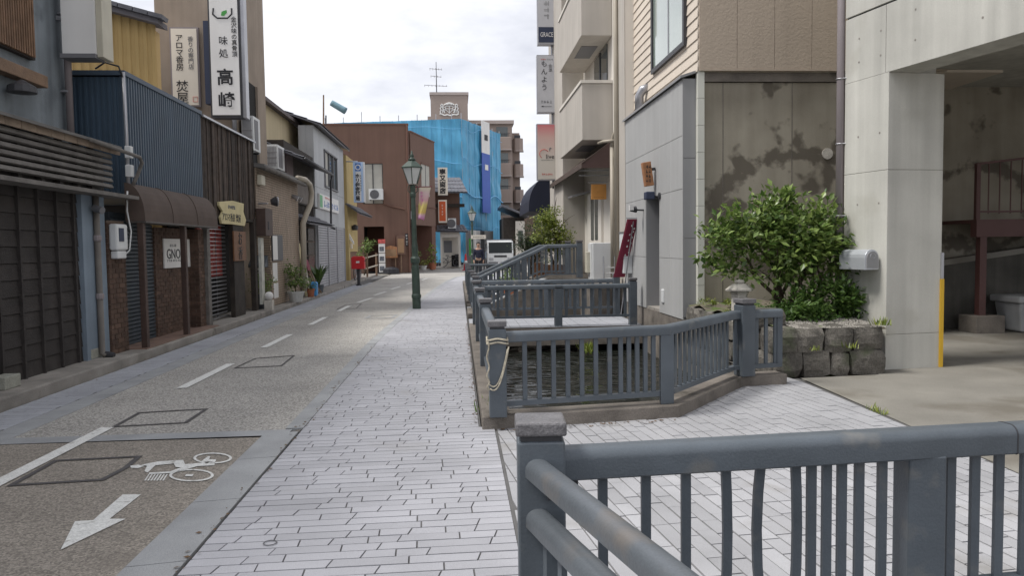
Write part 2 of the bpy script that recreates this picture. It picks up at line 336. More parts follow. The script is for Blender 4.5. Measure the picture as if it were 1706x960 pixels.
# ------------------------------------------------------------------ lettering (flat print as thin meshes)
def text(s, m_, parent, center, size, face='S', vertical=False, sp=1.05, name='lettering', depth=.003, bold=0., sx=1.):
    cu = bpy.data.curves.new('t', 'FONT'); cu.body = '\n'.join(s) if vertical else s
    cu.size = size; cu.align_x = 'CENTER'; cu.align_y = 'CENTER'; cu.space_line = sp; cu.extrude = depth; cu.offset = bold; cu.resolution_u = 3
    ob = bpy.data.objects.new('t', cu); COL.objects.link(ob); dg = bpy.context.evaluated_depsgraph_get()
    me = bpy.data.meshes.new_from_object(ob.evaluated_get(dg)); bpy.data.objects.remove(ob)
    if len(me.vertices):
        xs = [v.co.x for v in me.vertices]; ys = [v.co.y for v in me.vertices]; off = Vector(((min(xs)+max(xs))/2, (min(ys)+max(ys))/2, 0))
    else: off = Vector()
    rt = {'S': Vector((1,0,0)), 'E': Vector((0,1,0)), 'W': Vector((0,-1,0))}[face] if isinstance(face, str) else face[0]
    up = Vector((0,0,1)) if isinstance(face, str) else face[1]
    nm = rt.cross(up); T = INV[parent.name]
    for v in me.vertices:
        q = v.co-off; v.co = T @ (Vector(center)+rt*q.x*sx+up*q.y+nm*q.z)
    me.materials.clear(); me.materials.append(m_); me.name = name
    o = bpy.data.objects.new(name, me); COL.objects.link(o); o.parent = parent; reg(o, T); return o

def marks(m_, parent, center, w_, h_, nx, ny, face='S', seed=1, name='small_print'):     # lettering too small to read in the photograph
    r = random.Random(seed); rt = {'S': Vector((1,0,0)), 'E': Vector((0,1,0)), 'W': Vector((0,-1,0))}[face]; up = Vector((0,0,1)); nm = rt.cross(up); c = Vector(center); mb = MB()
    for i in range(nx):
        for j in range(ny):
            for k in range(4):
                a = c+rt*((i+.5)/nx-.5)*w_+up*((j+.5)/ny-.5)*h_; cw, ch = w_/nx*.36, h_/ny*.36
                if k < 2: p = a+up*r.uniform(-.8,.8)*ch; u, v = rt*cw, up*ch*.13
                else: p = a+rt*r.uniform(-.8,.8)*cw; u, v = rt*cw*.13, up*ch
                mb.ext([p-u-v, p+u-v, p+u+v, p-u+v], nm*(.002+.0007*k))
    return build(mb, name, m_, parent)
# ================================================================== GROUND
g = MB()
for a in ((-400,-5.6,-60,500),(-5.6,.22,-60,500),(3.7,400,-60,500),(.22,3.7,-60,-4),(.22,3.7,27,500)):
    g.sheet([(a[0],a[2]),(a[1],a[2]),(a[1],a[3]),(a[0],a[3])], -.03)
struct(g, 'ground', mat('ground_earth', (.16,.15,.135,1), .9), fix=False)
def kerbx(y):                                   # right-hand edge of the carriageway
    pts = [(-30,-1.43),(13.6,-1.40),(20,-1.2),(28,-.92),(36,-.5),(41,-.1),(44.5,.9),(46.7,2.4),(48.5,5.5)]
    for (a, p), (b, q) in zip(pts, pts[1:]):
        if y <= b: return p+(q-p)*(y-a)/(b-a)
    return pts[-1][1]
def leftx(y):
    pts = [(-30,-3.87),(20,-3.9),(26,-3.95),(60,-4.2)]
    for (a, p), (b, q) in zip(pts, pts[1:]):
        if y <= b: return p+(q-p)*(y-a)/(b-a)
    return pts[-1][1]
ys = [-12,0,6.62]; r1 = MB().sheet([(leftx(y),y) for y in ys]+[(kerbx(y)-.28,y) for y in ys[::-1]], 0)
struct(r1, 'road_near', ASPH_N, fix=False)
ys = [6.84,10,13.6,20,26,32,36,41,44.5,46.7,48.5]
r2 = MB().sheet([(leftx(y),y) for y in ys[:6]]+[(-4.05,36),(-4.1,47),(-3,52.6),(-1.6,56.2),(.3,60.2),(14,82),(40,82),(30,50)]+[(kerbx(y)-.16,y) for y in ys[::-1]], 0)
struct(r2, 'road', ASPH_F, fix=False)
struct(MB().sheet([(-4.15,47),(-3.05,52.7),(-9,49),(-9,45.5),(-4.15,45.5)], .002), 'forecourt', CONC_D, fix=False)
xs_ = MB().sheet([(-3.9,6.62),(-1.5,6.66),(-1.5,6.86),(-3.9,6.84)], .004); struct(xs_, 'road_threshold', KERB, fix=False)
# right-hand gutter with its cast lengths
gut = MB(); gut.sheet([(-1.71,-12),(-1.425,-12),(-1.425,6.9),(-1.71,6.6)], -.004)
gutter = struct(gut, 'gutter', mat('joint_dirt', (.16,.15,.14,1), .9), fix=False)
y = -2.
while y < 6.5:
    y1 = min(y+.98, 6.72); mb = MB().ext([(-1.71,y,-.02),(-1.428,y+.05,-.02),(-1.428,y1+.05,-.02),(-1.71,y1,-.02)], (0,0,.026)); build(mb, 'gutter_slab', KERB, gutter); y = y1+.009
y = 6.90
while y < 44:
    y1 = y+1.98; pts = [(kerbx(y)-.16,y,-.02),(kerbx(y)-.005,y,-.02),(kerbx(y1)-.005,y1,-.02),(kerbx(y1)-.16,y1,-.02)]
    build(MB().ext(pts, (0,0,.028)), 'gutter_slab', KERB, gutter); y = y1+.01
# sidewalk bed and its pavers
FX = .17
ys = [-12,0,6.7,13.6,20,28,36,41,44.5,46.7,48.5]
walk = struct(MB().sheet([(kerbx(y),y) for y in ys]+[(9,49.5),(9,47),(5,44),(2,38),(FX,34),(FX,6.65),(.305,6.6),(.305,-12)], -.001), 'sidewalk', MORTAR, fix=False)
def paver(x0, x1, y0, y1, s0, s1, h): return [(x0-s0,y0),(x1-s1,y0),(x1+s1,y1),(x0+s0,y1)], h
near = []; far = MB()
rr = random.Random(3); y = 2.4; nr = 0
while y < 36:
    h = .1; sh = .018; x = kerbx(y)+.001-(.25*rr.random() if nr % 2 else 0); k = rr.randint(0, 1); xe = FX-.01 if y > 6.6 else .295
    s0 = 0
    while x < xe-.04:
        ln = rr.choice((.17,.2,.33,.36,.4)); x1 = x+ln
        s1 = .009 if k % 2 else -.002; k += 1
        if x1 < kerbx(y)+.08: x1 = kerbx(y)+.12
        if x1 > xe-.09: x1 = xe; s1 = 0
        xa = max(x, kerbx(y)+.001)
        if x1-xa > .05:
            t = rr.uniform(-.0015, .0015)
            yb = lambda X, Y: Y+.028*(X+1.4)
            q = [(xa-(s0 if xa == x else 0), y), (x1-s1-.009, y), (x1+s1-.009, y+h-.009), (xa+(s0 if xa == x else 0), y+h-.009)]
            q = [(a, yb(a, b), -.02) for a, b in q]
            if y > 3.2 and len(near) < 300: near.append((q, .026+t))
            else: far.ext(q, (0,0,.026+t))
        x = x1; s0 = s1
    y += h; nr += 1
for q, hh in near: build(MB().ext(q, (0,0,hh)), 'paver', PAVER, walk)
fo = build(far, 'paver_field', PAVER, walk); fo['kind'] = 'stuff'
far2 = MB().sheet([(kerbx(y)+.01,y) for y in (36.05,38,41,44.5,46.7,48.5)]+[(8.9,49.4),(8.9,47.1),(5,44.1),(2,38.1),(1.1,36.05)], .004)
fo = build(far2, 'paver_field', PAVER, walk, fix=False); fo['kind'] = 'stuff'
# the paved bridge in front of the garage, courses along the driveway
pz = struct(MB().sheet([(.305,2.6),(3.72,2.6),(3.97,8.72),(3.4,8.75),(2.9,8.4),(1.97,6.88),(.305,6.70)], -.002), 'plaza', MORTAR, fix=False)
def inplaza(x, y):
    if x < .24 or y < 2.7 or x > 3.8+.03*(y-5): return False
    lim = 6.67+.1*(x-.2)/1.8 if x < 1.97 else (6.87+(x-1.97)*1.5 if x < 3.0 else 8.42)
    return y < lim
def clip(poly, a, b, c):                        # keep a*x+b*y >= c
    out = []
    for p, q in zip(poly, poly[1:]+poly[:1]):
        dp, dq = a*p[0]+b*p[1]-c, a*q[0]+b*q[1]-c
        if dp >= 0: out.append(p)
        if dp*dq < 0: t_ = dp/(dp-dq); out.append((p[0]+(q[0]-p[0])*t_, p[1]+(q[1]-p[1])*t_))
    return out
def area(P): return abs(sum(p[0]*q[1]-q[0]*p[1] for p, q in zip(P, P[1:]+P[:1])))/2
near = []; far = MB(); th = math.radians(6.5); ct, st = math.cos(th), math.sin(th); u = -.9
while u < 5.2:
    v = 2.0-rr.random()*.3
    while v < 9.6:
        ln = rr.choice((.2,.2,.3,.35)); a = [(u,v),(u+.091,v),(u+.091,v+ln-.009),(u,v+ln-.009)]
        w_ = [(p*ct-q*st+.35, p*st+q*ct) for p, q in a]; cx_ = w_[0][0]; v += ln
        lim = 6.72+.1*(cx_-.2)/1.8 if cx_ < 1.97 else (6.92+(cx_-1.97)*1.45 if cx_ < 3.0 else 8.5)
        if w_[0][1] > lim or w_[0][1] < 2.6: continue
        full = area(w_); w_ = clip(w_, 1, 0, .312); w_ = clip(w_, -1, .034, -3.79+.034*4.86+.012) if w_ else w_
        if len(w_) < 3 or area(w_) < .0008: continue
        (near if area(w_) > full*.9 else near).append(([(p, q, -.02) for p, q in w_], .025+rr.uniform(-.002,.002)))
    u += .1
near.sort(key=lambda q: (q[0][0][0]-1.6)**2*.5+(q[0][0][1]-4.6)**2)
for q, hh in near[:300]: build(MB().ext(q, (0,0,hh)), 'paver', PAVER2, pz)
for q, hh in near[300:]: far.ext(q, (0,0,hh))
fo = build(far, 'paver_field', PAVER2, pz); fo['kind'] = 'stuff'
# left footway strip, border and the doorstep plinth
lw = struct(MB().sheet([(-4.62,-8),(-4.12,-8),(-4.14,26),(-4.3,46),(-4.75,46),(-4.6,20)], -.002), 'left_footway', MORTAR, fix=False)
far = MB(); near = []; y = 4.; nr = 0
while y < 34:
    x = -4.60-(.15 if nr % 2 else 0)
    while x < -4.15:
        x1 = x+rr.choice((.2,.3)); xa = max(x, -4.60); xb = min(x1, -4.13)
        if xb-xa > .04:
            q = [(xa,y,-.02),(xb-.006,y,-.02),(xb-.006,y+.093,-.02),(xa,y+.093,-.02)]
            if 6.8 < y and len(near) < 200: near.append(q)
            else: far.ext(q, (0,0,.023))
        x = x1
    y += .1; nr += 1
for q in near: build(MB().ext(q, (0,0,.023+rr.uniform(-.001,.001))), 'paver', PAVER3, lw)
fo = build(far, 'paver_field', PAVER3, lw); fo['kind'] = 'stuff'
bd = struct(MB().sheet([(-4.13,-8),(-3.85,-8),(-3.85,-7.9),(-4.13,-7.9)], -.006), 'footway_border', KERB, fix=False)
y = -2.
while y < 36: pbox('border_slab', KERB, bd, -4.12-.004*max(0,y-20), leftx(y)+.02, y, y+.592, -.02, .006); y += .6
rg = MB(); cg = G(450,905,.012); rg.tube([(cg.x+.035*math.cos(k*math.pi/8), cg.y+.035*math.sin(k*math.pi/8), .012) for k in range(17)], .003, 5); tag(build(rg, 'lifting_ring', GREYI), 'small dark iron ring lying on the sidewalk paving', 'ring')
# doorstep plinth
st_ = MB().box(-5.7,-4.62,2,11.35,-.03,.14); struct(st_, 'doorstep', STEP, bevel=.02)
struct(MB().box(-5.75,-4.66,11.37,19.3,-.03,.12), 'doorstep_middle', STEP, bevel=.02)
struct(MB().prism([(-5.8,19.32),(-4.62,19.32),(-4.6,30),(-4.72,38),(-4.78,46),(-5.8,46)], -.03, .1), 'doorstep_far', STEP, bevel=.02)
struct(MB().prism([(-4.3,47.6),(-2.75,52.6),(-1.25,56.2),(.7,60.2),(3,64),(1,66),(-3,58),(-5,50)], -.03, .12), 'far_pavement', STEP)
# driveway in front of and inside the garage
struct(MB().sheet([(3.8,-6),(3.79,4.86),(3.99,8.72),(5.0,8.83),(5.3,9.2),(6.1,9.3),(6.2,13.7),(18,13.7),(18,-6)], .004), 'driveway', CONC_D, fix=False)
# road paint
k = 0
for a, b, c, d in ((3.6,7.14,-3.29,-3.17),(9.1,10.97,-3.30,-3.18),(12.72,14.6,-3.26,-3.14),(16.39,18.17,-3.21,-3.09),(19.87,21.67,-3.15,-3.03),(22.95,24.9,-3.06,-2.94),(26.4,28.3,-2.95,-2.83),(30,32,-2.7,-2.58),(34,36,-2.35,-2.23),(38,40,-1.9,-1.78)):
    sk = .02 if k < 5 else .2
    o = struct(MB().add([(c,a,.008),(d,a,.008),(d+sk,b,.008),(c+sk,b,.008)], [(0,1,2,3)]), 'lane_dash', WHITE, fix=False); k += 1
def gp(pts, z=.006): return [G(x, y, z) for x, y in pts]
def zz(pts): return [(p[0]/3, p[1]/3+640) for p in pts]
struct(MB().add(gp(zz([(303,830),(375,687),(465,682),(613,553),(705,553),(548,675),(628,675)])), [tuple(range(7))]), 'road_arrow', WHITE, fix=False)
bk = MB()
def ring(cx, cy, rx, ry, t, n=40):
    v = zz([(cx+rx*math.cos(2*math.pi*i/n), cy+ry*math.sin(2*math.pi*i/n)) for i in range(n)]+[(cx+(rx-t)*math.cos(2*math.pi*i/n), cy+(ry-t*.42)*math.sin(2*math.pi*i/n)) for i in range(n)])
    bk.add(gp(v), [(i, (i+1) % n, (i+1) % n+n, i+n) for i in range(n)])
ring(1063,371,97,27,14); ring(957,457,112,31,15)
for p in ([(650,410),(690,404),(722,411),(690,422),(655,420)], [(705,405),(790,388),(775,410),(738,444),(722,436),(735,410)], [(790,388),(915,380),(925,402),(905,418),(878,416),(868,398),(775,408)],
          [(905,418),(925,402),(1075,388),(1072,407),(985,412),(930,428),(850,447),(745,452),(745,444),(850,438)], [(1005,388),(1040,362),(1052,362),(1045,378),(1080,378),(1078,388)], [(930,452),(968,452),(960,463),(925,462)]):
    bk.add(gp(zz(p)), [tuple(range(len(p)))])
for i in range(7): x = 742+i*15; bk.add(gp(zz([(x,452),(x+7,452),(x-13,484),(x-22,484)])), [(0,1,2,3)])
struct(bk, 'cyclist_marking', WHITE, fix=False)
def frame(pts, t, name, m_=SEAL):
    P = gp(pts); c = sum(P, Vector())/len(P); I = [c+(q-c)*(1-t) for q in P]; n = len(P)
    struct(MB().add(P+I, [(i, (i+1) % n, (i+1) % n+n, i+n) for i in range(n)]), name, m_, fix=False)
frame(zz([(30,512),(180,430),(270,380),(715,358),(640,420),(520,482)]), .13, 'cover_seam')
frame(zz([(555,216),(690,142),(1045,122),(935,195)]), .12, 'cover_seam')
frame([(388,614),(425,597),(492,592),(470,610)], .10, 'cover_seam')
frame([(606,531),(616,526),(664,524),(655,530)], .2, 'cover_frame', KERB)
frame([(560,516),(575,508),(603,506),(594,514)], .1, 'cover_seam')

# ================================================================== CANAL
struct(MB().sheet([(.2,-5),(3.8,-5),(3.8,28),(.2,28)], -.95), 'canal_bed', WATER_BED, fix=False)
wv = [(.2+.2*i, -5+.3*j, -.5+.012*math.sin(i*1.7+j*.9)+.01*math.sin(j*1.3-i*.6)) for j in range(110) for i in range(19)]
struct(MB().add(wv, [(j*19+i, j*19+i+1, (j+1)*19+i+1, (j+1)*19+i) for j in range(109) for i in range(18)]), 'canal_water', WATER, fix=False, smooth=True)
struct(MB().box(.1,.30,-5,26,-1,-.03), 'canal_wall_left', OLDCON)
struct(MB().box(3.66,3.9,12.3,28,-1,.36), 'canal_wall_right', OLDCON)
struct(MB().box(.3,3.66,26,26.3,-1,-.03), 'canal_culvert_end', OLDCON)
dk = MB().prism([(.28,2.9),(3.95,2.95),(3.99,8.75),(3.4,8.75),(2.9,8.4),(1.97,6.88),(.28,6.70)], -.42, -.04); struct(dk, 'bridge_slab', OLDCON)
# low kerb that carries the first fence
kp = [(.30,26.,0),(.30,6.80,0),(1.93,6.98,0),(3.07,8.36,0),(3.62,8.43,0)]
struct(MB().sweep([(.31,14.9,0),(.31,6.77,0),(1.93,7.0,0),(3.07,8.42,0),(3.66,8.5,0)], [(-.13,-.5),(.13,-.5),(.13,.12),(-.13,.12)]), 'canal_kerb', OLDCON, bevel=.012)
struct(MB().box(.18,.44,17.1,18.7,-.5,.12), 'canal_kerb_far', OLDCON, bevel=.012)
struct(MB().box(.18,.44,21.2,34,-.5,.12), 'canal_kerb_farther', OLDCON, bevel=.012)

# ================================================================== FENCES
def rprof(w_, h, r, n=5):                     # rail section with a generously rounded top
    P = [(-w_+.006,-h),(w_-.006,-h),(w_,-h+.006)]
    P += [(w_-r+r*math.cos(k*math.pi/2/n), -r+r*math.sin(k*math.pi/2/n)) for k in range(n+1)]
    P += [(-w_+r-r*math.sin(k*math.pi/2/n), -r+r*math.cos(k*math.pi/2/n)) for k in range(n+1)]
    return P+[(-w_,-h+.006)]
RAIL = rprof(.055,.092,.035)
LOWR = [(-.03,-.045),(.03,-.045),(.03,0),(-.03,0)]
def post(fen, x, y, z0, h=.835, w_=.075, rz=0, cap=True, mat_=None):
    mb = MB(); c, s = math.cos(rz), math.sin(rz)
    sq = lambda a, z: [(x+p*c-q*s, y+p*s+q*c, z) for p, q in ((-a,-a),(a,-a),(a,a),(-a,a))]
    mb.ext(sq(w_, z0), (0,0,h-.065)); o = build(mb, 'post', FENCE, fen, bevel=.008)
    n = MB().ext(sq(w_-.012, z0+h-.066), (0,0,.022)); build(n, 'collar', DARKM, o)
    build(MB().ext(sq(w_+.006, z0+h-.045), (0,0,.05)), 'cap', CAPST if cap else FENCE, o, bevel=.008)
    return o
def bars(fen, a, b, n, top, bot, wd=.02, skip0=.0, z0=0):
    a = Vector(a); b = Vector(b); d = (b-a); ang = math.atan2(d.y, d.x)
    for i in range(n):
        t = (i+.5)/n; p = a+d*t
        pbox('baluster', FENCE, fen, p.x-wd, p.x+wd, p.y-.011, p.y+.011, p.z+bot, p.z+top-.06, rot=(ang, 'Z'))
def rails(fen, path, top=.735, bot=.12, r=RAIL, m_=None):
    build(MB().sweep([(x,y,z+top) for x,y,z in path], r), 'top_rail', m_ or FENCE, fen, smooth='auto')
    build(MB().sweep([(x,y,z+bot) for x,y,z in path], LOWR), 'bottom_rail', FENCE, fen)
# nearest fence across the picture's foot
A = thing('canal_fence', 'blue-grey fence across the nearest foreground with three bowed balusters', 'fence', (.29,2.75,0))
post(A, .285, 2.76, -.05, 1.02, .085, math.radians(-3))
ln = [(.36,2.83,0),(3.9,3.12,0)]
build(MB().sweep([(x,y,.845) for x,y,z in ln], rprof(.062,.115,.04,7)), 'top_rail', FENCE, A, smooth='auto')
for u in (.53,): build(MB().sweep([(.36+3.54*u,2.83+.29*u,.8465),(.36+3.54*u+.006,2.83+.29*u+.0005,.8465)], rprof(.0635,.118,.041,7)), 'rail_joint', DARKM, A)
build(MB().sweep([(x,y,.2) for x,y,z in ln], LOWR), 'bottom_rail', FENCE, A)
for i, x in enumerate((.53,.70,.86,1.02,1.17,1.31,1.38,1.445,1.51,1.585,1.685,1.99,2.1,2.21,2.33,2.45,2.58,2.7,2.85,3.0,3.15,3.3,3.45,3.6)):
    yy = 2.83+(x-.36)*.082; bow = {3:.012,4:-.018,5:.013}.get(i, 0)
    P = [(x+bow*math.sin(math.pi*t)*(1 if t < .5 else .9), yy+abs(bow)*.4*math.sin(math.pi*t), .17+t*.6) for t in (0,.25,.5,.75,1)]
    build(MB().sweep([(0,0,0)], RAIL) if 0 else MB().add([(p[0]+dx, p[1]+dy, p[2]) for p in P for dx, dy in ((-.018,-.01),(.018,-.01),(.018,.01),(-.018,.01))],
        [(i*4+j, i*4+(j+1) % 4, i*4+4+(j+1) % 4, i*4+4+j) for i in range(4) for j in range(4)]+[(3,2,1,0),(16,17,18,19)]), 'baluster', FENCE, A)
for x in (1.85, 3.5): post_ = build(MB().box(x-.078,x+.078,2.83+(x-.36)*.082-.06,2.83+(x-.36)*.082+.06,-.05,.742), 'post', FENCE, A, bevel=.008)
for z in (.70,.52): build(MB().box(.30,.345,2.655,2.672,z,z+.045), 'bracket', DARKM, A); build(MB().cyl((.322,2.645,z+.02),(.322,2.66,z+.02),.008,.008,6), 'bolt', ALU, A)
for z in (.66,): build(MB().box(.372,.43,2.80,2.83,z,z+.07), 'bracket', DARKM, A)
A2 = thing('canal_fence', 'twin worn handrails running from the nearest fence post towards the camera', 'fence', (.3,2.6,0))
d_ = Vector((.24,-.97,0)).normalized(); s_ = Vector((.265,2.69,0)); e_ = s_+d_*2.6
RR = rprof(.044,.072,.04,8)
for zt in (.845, .665): build(MB().sweep([(s_.x,s_.y,zt),(e_.x,e_.y,zt)], RR), 'top_rail' if zt > .7 else 'middle_rail', FENCE_W, A2, smooth='auto')
build(MB().sweep([(s_.x,s_.y,.15),(e_.x,e_.y,.15)], LOWR), 'bottom_rail', FENCE, A2)
for i in range(18):
    p = s_+d_*(.1+.14*i); pbox('baluster', FENCE, A2, p.x-.018, p.x+.018, p.y-.01, p.y+.01, .13, .6, rot=(math.atan2(d_.y,d_.x),'Z'))
post(A2, e_.x, e_.y, -.05, 1.0, .08, .2); 
# street-side run along the canal kerb
Bf = thing('canal_fence', 'blue-grey fence along the sidewalk edge beside the first canal opening', 'fence', (.32,10,.12), 'street-side canal fences')
py_ = (6.64,9.53,12.06,14.66)
for yy in py_: post(Bf, .32, yy, .12, rz=0)
for a, b in zip(py_, py_[1:]):
    rails(Bf, [(.32,a+.07,.12),(.32,b-.07,.12)], r=RAIL); bars(Bf, (.32,a+.1,.12), (.32,b-.1,.12), 17, .735, .12)
F1 = thing('canal_fence', 'blue-grey angled fence round the near end of the canal beside the garden wall', 'fence', (1.9,6.98,.12))
pth = [(.39,6.70,.12),(1.91,6.98,.12),(3.02,8.30,.12),(3.62,8.45,.12)]
rails(F1, pth); post(F1, 3.17, 8.34, .12, .86, .085, .25)
build(MB().prism([(1.84,6.92),(1.97,6.94),(1.99,7.05),(1.86,7.05)], .12, .78), 'post', FENCE, F1, bevel=.006)
bars(F1, (.5,6.72,.12), (1.42,6.89,.12), 7, .735, .12); bars(F1, (1.42,6.89,.12), (1.82,6.965,.12), 5, .735, .12)
bars(F1, (2.0,7.09,.12), (2.94,8.2,.12), 13, .735, .12, .022); bars(F1, (2.98,8.29,.12), (3.12,8.33,.12), 1, .735, .12); bars(F1, (3.26,8.36,.12), (3.62,8.45,.12), 3, .735, .12)
pbox('baluster', FENCE, F1, 3.58, 3.64, 8.42, 8.48, .2, .78)
# first footbridge and its two fences
br = struct(MB().box(.2,3.66,15.0,17.05,-.36,-.01), 'footbridge_slab', OLDCON)
struct(MB().sheet([(.18,15.0),(3.66,15.0),(3.66,17.05),(.18,17.05)], .0), 'footbridge_deck', MORTAR, fix=False)
dko = bpy.data.objects['footbridge_deck']
for i in range(17):
    for j in range(20): pbox('paver', PAVER3, dko, .2+.2*i, .2+.2*i+.192, 15.01+.1*j, 15.01+.1*j+.093, -.008, .006+.0015*((i*7+j*3) % 3))
F2 = thing('canal_fence', 'blue-grey fence on the near side of the first footbridge', 'fence', (2,15.1,0), 'footbridge fences')
for x in (.36,1.95,3.45): post(F2, x, 15.1, -.02, .96 if x != 1.95 else .84, .075, cap=x != 1.95)
rails(F2, [(.43,15.1,.1),(3.4,15.1,.1)]); bars(F2, (.5,15.1,.1), (1.87,15.1,.1), 8, .735, .12, .03); bars(F2, (2.03,15.1,.1), (3.38,15.1,.1), 8, .735, .12, .03)
F3 = thing('canal_fence', 'blue-grey fence on the far side of the first footbridge', 'fence', (2,16.95,0), 'footbridge fences')
for x in (.36,1.95,3.5): post(F3, x, 16.95, -.02, .98 if x != 1.95 else .84, .075, cap=x != 1.95)
rails(F3, [(.43,16.95,.12),(3.45,16.95,.12)]); bars(F3, (.5,16.95,.12), (1.87,16.95,.12), 8, .735, .12, .03); bars(F3, (2.03,16.95,.12), (3.4,16.95,.12), 8, .735, .12, .03)
# the ramp bridge rising to the balcony building
rz_ = lambda x: 0 if x < .45 else (min(.78, (x-.45)*.78/1.75))
for nm, yy in (('near', 19.0), ('far', 21.0)):
    prof = [(.2,yy-.1,-.35),(3.66,yy-.1,-.35),(3.66,yy-.1,.80),(2.2,yy-.1,.80),(.45,yy-.1,.04),(.2,yy-.1,.04)]
    struct(MB().ext(prof, (0,.2,0)), 'ramp_wall_'+nm, OLDCON)
struct(MB().ext([(.2,19.1,-.2),(3.66,19.1,-.2),(3.66,19.1,.72),(2.2,19.1,.72),(.45,19.1,-.02),(.2,19.1,-.02)], (0,1.8,0)), 'ramp_deck', KERB)
for nm, yy in (('near', 19.0), ('far', 21.0)):
    f_ = thing('canal_fence', 'blue-grey sloping fence on the %s side of the ramp bridge' % nm, 'fence', (2,yy,0), 'ramp fences')
    pp = [(.36,yy,.04),(.5,yy,.06),(2.2,yy,.82),(3.0,yy,.82)]
    rails(f_, pp, .82, .1)
    for x in (.36, 3.0): post(f_, x, yy, rz_(x)+.02, .93, .075)
    pbox('post', FENCE, f_, 1.55, 1.68, yy-.05, yy+.05, rz_(1.6), rz_(1.6)+.78)
    bars(f_, (.5,yy,.06), (2.2,yy,.82), 16, .82, .1, .018); bars(f_, (2.25,yy,.82), (2.92,yy,.82), 6, .82, .1, .018)
F5 = thing('canal_fence', 'blue-grey fence along the sidewalk edge beyond the ramp bridge', 'fence', (.32,25,.12), 'street-side canal fences')
py_ = (21.3,24,26.6,29.2,31.8)
for yy in py_: post(F5, .32, yy, .12)
for a, b in zip(py_, py_[1:]): rails(F5, [(.32,a+.07,.12),(.32,b-.07,.12)]); bars(F5, (.32,a+.1,.12), (.32,b-.1,.12), 14, .735, .12)
F6 = thing('canal_fence', 'short blue-grey fence between footbridge and ramp on the sidewalk edge', 'fence', (.32,18,.12), 'street-side canal fences')
rails(F6, [(.32,17.05,.12),(.32,18.9,.12)]); bars(F6, (.32,17.1,.12), (.32,18.85,.12), 11, .735, .12)
F7 = thing('canal_fence', 'distant blue-grey fence across the canal by the walking person', 'fence', (1.2,31.8,.12))
rails(F7, [(.40,31.8,.12),(2.6,31.8,.12)], .78, .12); bars(F7, (.45,31.8,.12), (2.6,31.8,.12), 20, .78, .12, .03); post(F7, 2.65, 31.8, .0, .95)
# rope wound round the corner post
rp_ = MB()
for k in range(2):
    P = []
    for i in range(33):
        a = 2*math.pi*i/32; q = max(abs(math.cos(a)), abs(math.sin(a))); P.append((.32+.088*math.cos(a)/q, 6.64+.088*math.sin(a)/q, .80-.03*k+.008*math.sin(3*a)))
    rp_.tube(P, .009, 6)
rp_.tube([(.235+.01*math.sin(i*1.1), 6.55, .79-.42*math.sin(math.pi*i/20*.5)) for i in range(21)], .007, 6)
rp_.tube([(.24+.165*i/16, 6.55, .42-.055*math.sin(math.pi*i/16)+.30*(i/16)**2.2) for i in range(17)], .007, 6)
rp_.tube([(.25+.165*i/16, 6.545, .38-.05*math.sin(math.pi*i/16)+.36*(i/16)**2) for i in range(17)], .007, 6)
tag(build(rp_, 'rope', ROPE, smooth=True), 'pale rope wound round the corner fence post', 'rope')

# ================================================================== foliage helpers
def leaves(name, m_, parent, blobs, n, size, seed, up=.3, asp=.45, shell=.5):
    r = random.Random(seed); mb = MB(); tot = sum(b[3]*b[4]*b[5] for b in blobs)
    for bx, by, bz, rx, ry, rz in blobs:
        k = int(n*rx*ry*rz/tot); cl = []
        for _ in range(max(6, k//55)):
            d = Vector((r.gauss(0,1), r.gauss(0,1), r.gauss(0,1))).normalized(); q = shell+(1-shell)*r.random()**.6
            cl.append((Vector((bx+d.x*rx*q, by+d.y*ry*q, bz+d.z*rz*q)), d))
        cr = .30*min(rx, rz)+size
        for _ in range(k):
            c, d = r.choice(cl); p = c+Vector((r.gauss(0,.5), r.gauss(0,.5), r.gauss(0,.42)))*cr
            ax = (Vector((r.uniform(-1,1), r.uniform(-1,1), r.uniform(-.5,.6)))+d*.7).normalized(); s = size*r.uniform(.6,1.25)
            nn = (Vector((r.uniform(-.7,.7), r.uniform(-.7,.7), up+.6))+d*.4); sd_ = ax.cross(nn).normalized(); nn = sd_.cross(ax)
            a = p; b = p+ax*s; m1 = p+ax*s*.45+sd_*s*asp*.5+nn*s*.06; m2 = p+ax*s*.45-sd_*s*asp*.5+nn*s*.06
            mb.add([a, m1, b, m2], [(0,1,2),(0,2,3)])
    o = build(mb, name, m_, parent, fix=False); o['kind'] = 'stuff'; return o
def limbs(name, parent, base, tips, r0, seed, m_=None):
    r = random.Random(seed); mb = MB(); base = Vector(base)
    for t in tips:
        t = Vector(t); P = [base+(t-base)*q+Vector((r.uniform(-1,1), r.uniform(-1,1), r.uniform(-.3,.3)))*(t-base).length*.06*(0 if q in (0,) else 1)+Vector((0,0,.12*math.sin(math.pi*q)*(t-base).length*.5)) for q in (0,.2,.4,.6,.8,1)]
        mb.tube(P, r0, 6, r0*.2)
        for q in (2,3,4):
            e = P[q]+Vector((r.uniform(-1,1), r.uniform(-1,1), r.uniform(.1,.9)))*(t-base).length*.25; mb.tube([P[q], (P[q]+e)/2+Vector((0,0,.03)), e], r0*.4, 5, r0*.1)
    return build(mb, name, m_ or BARK, parent, smooth=True)

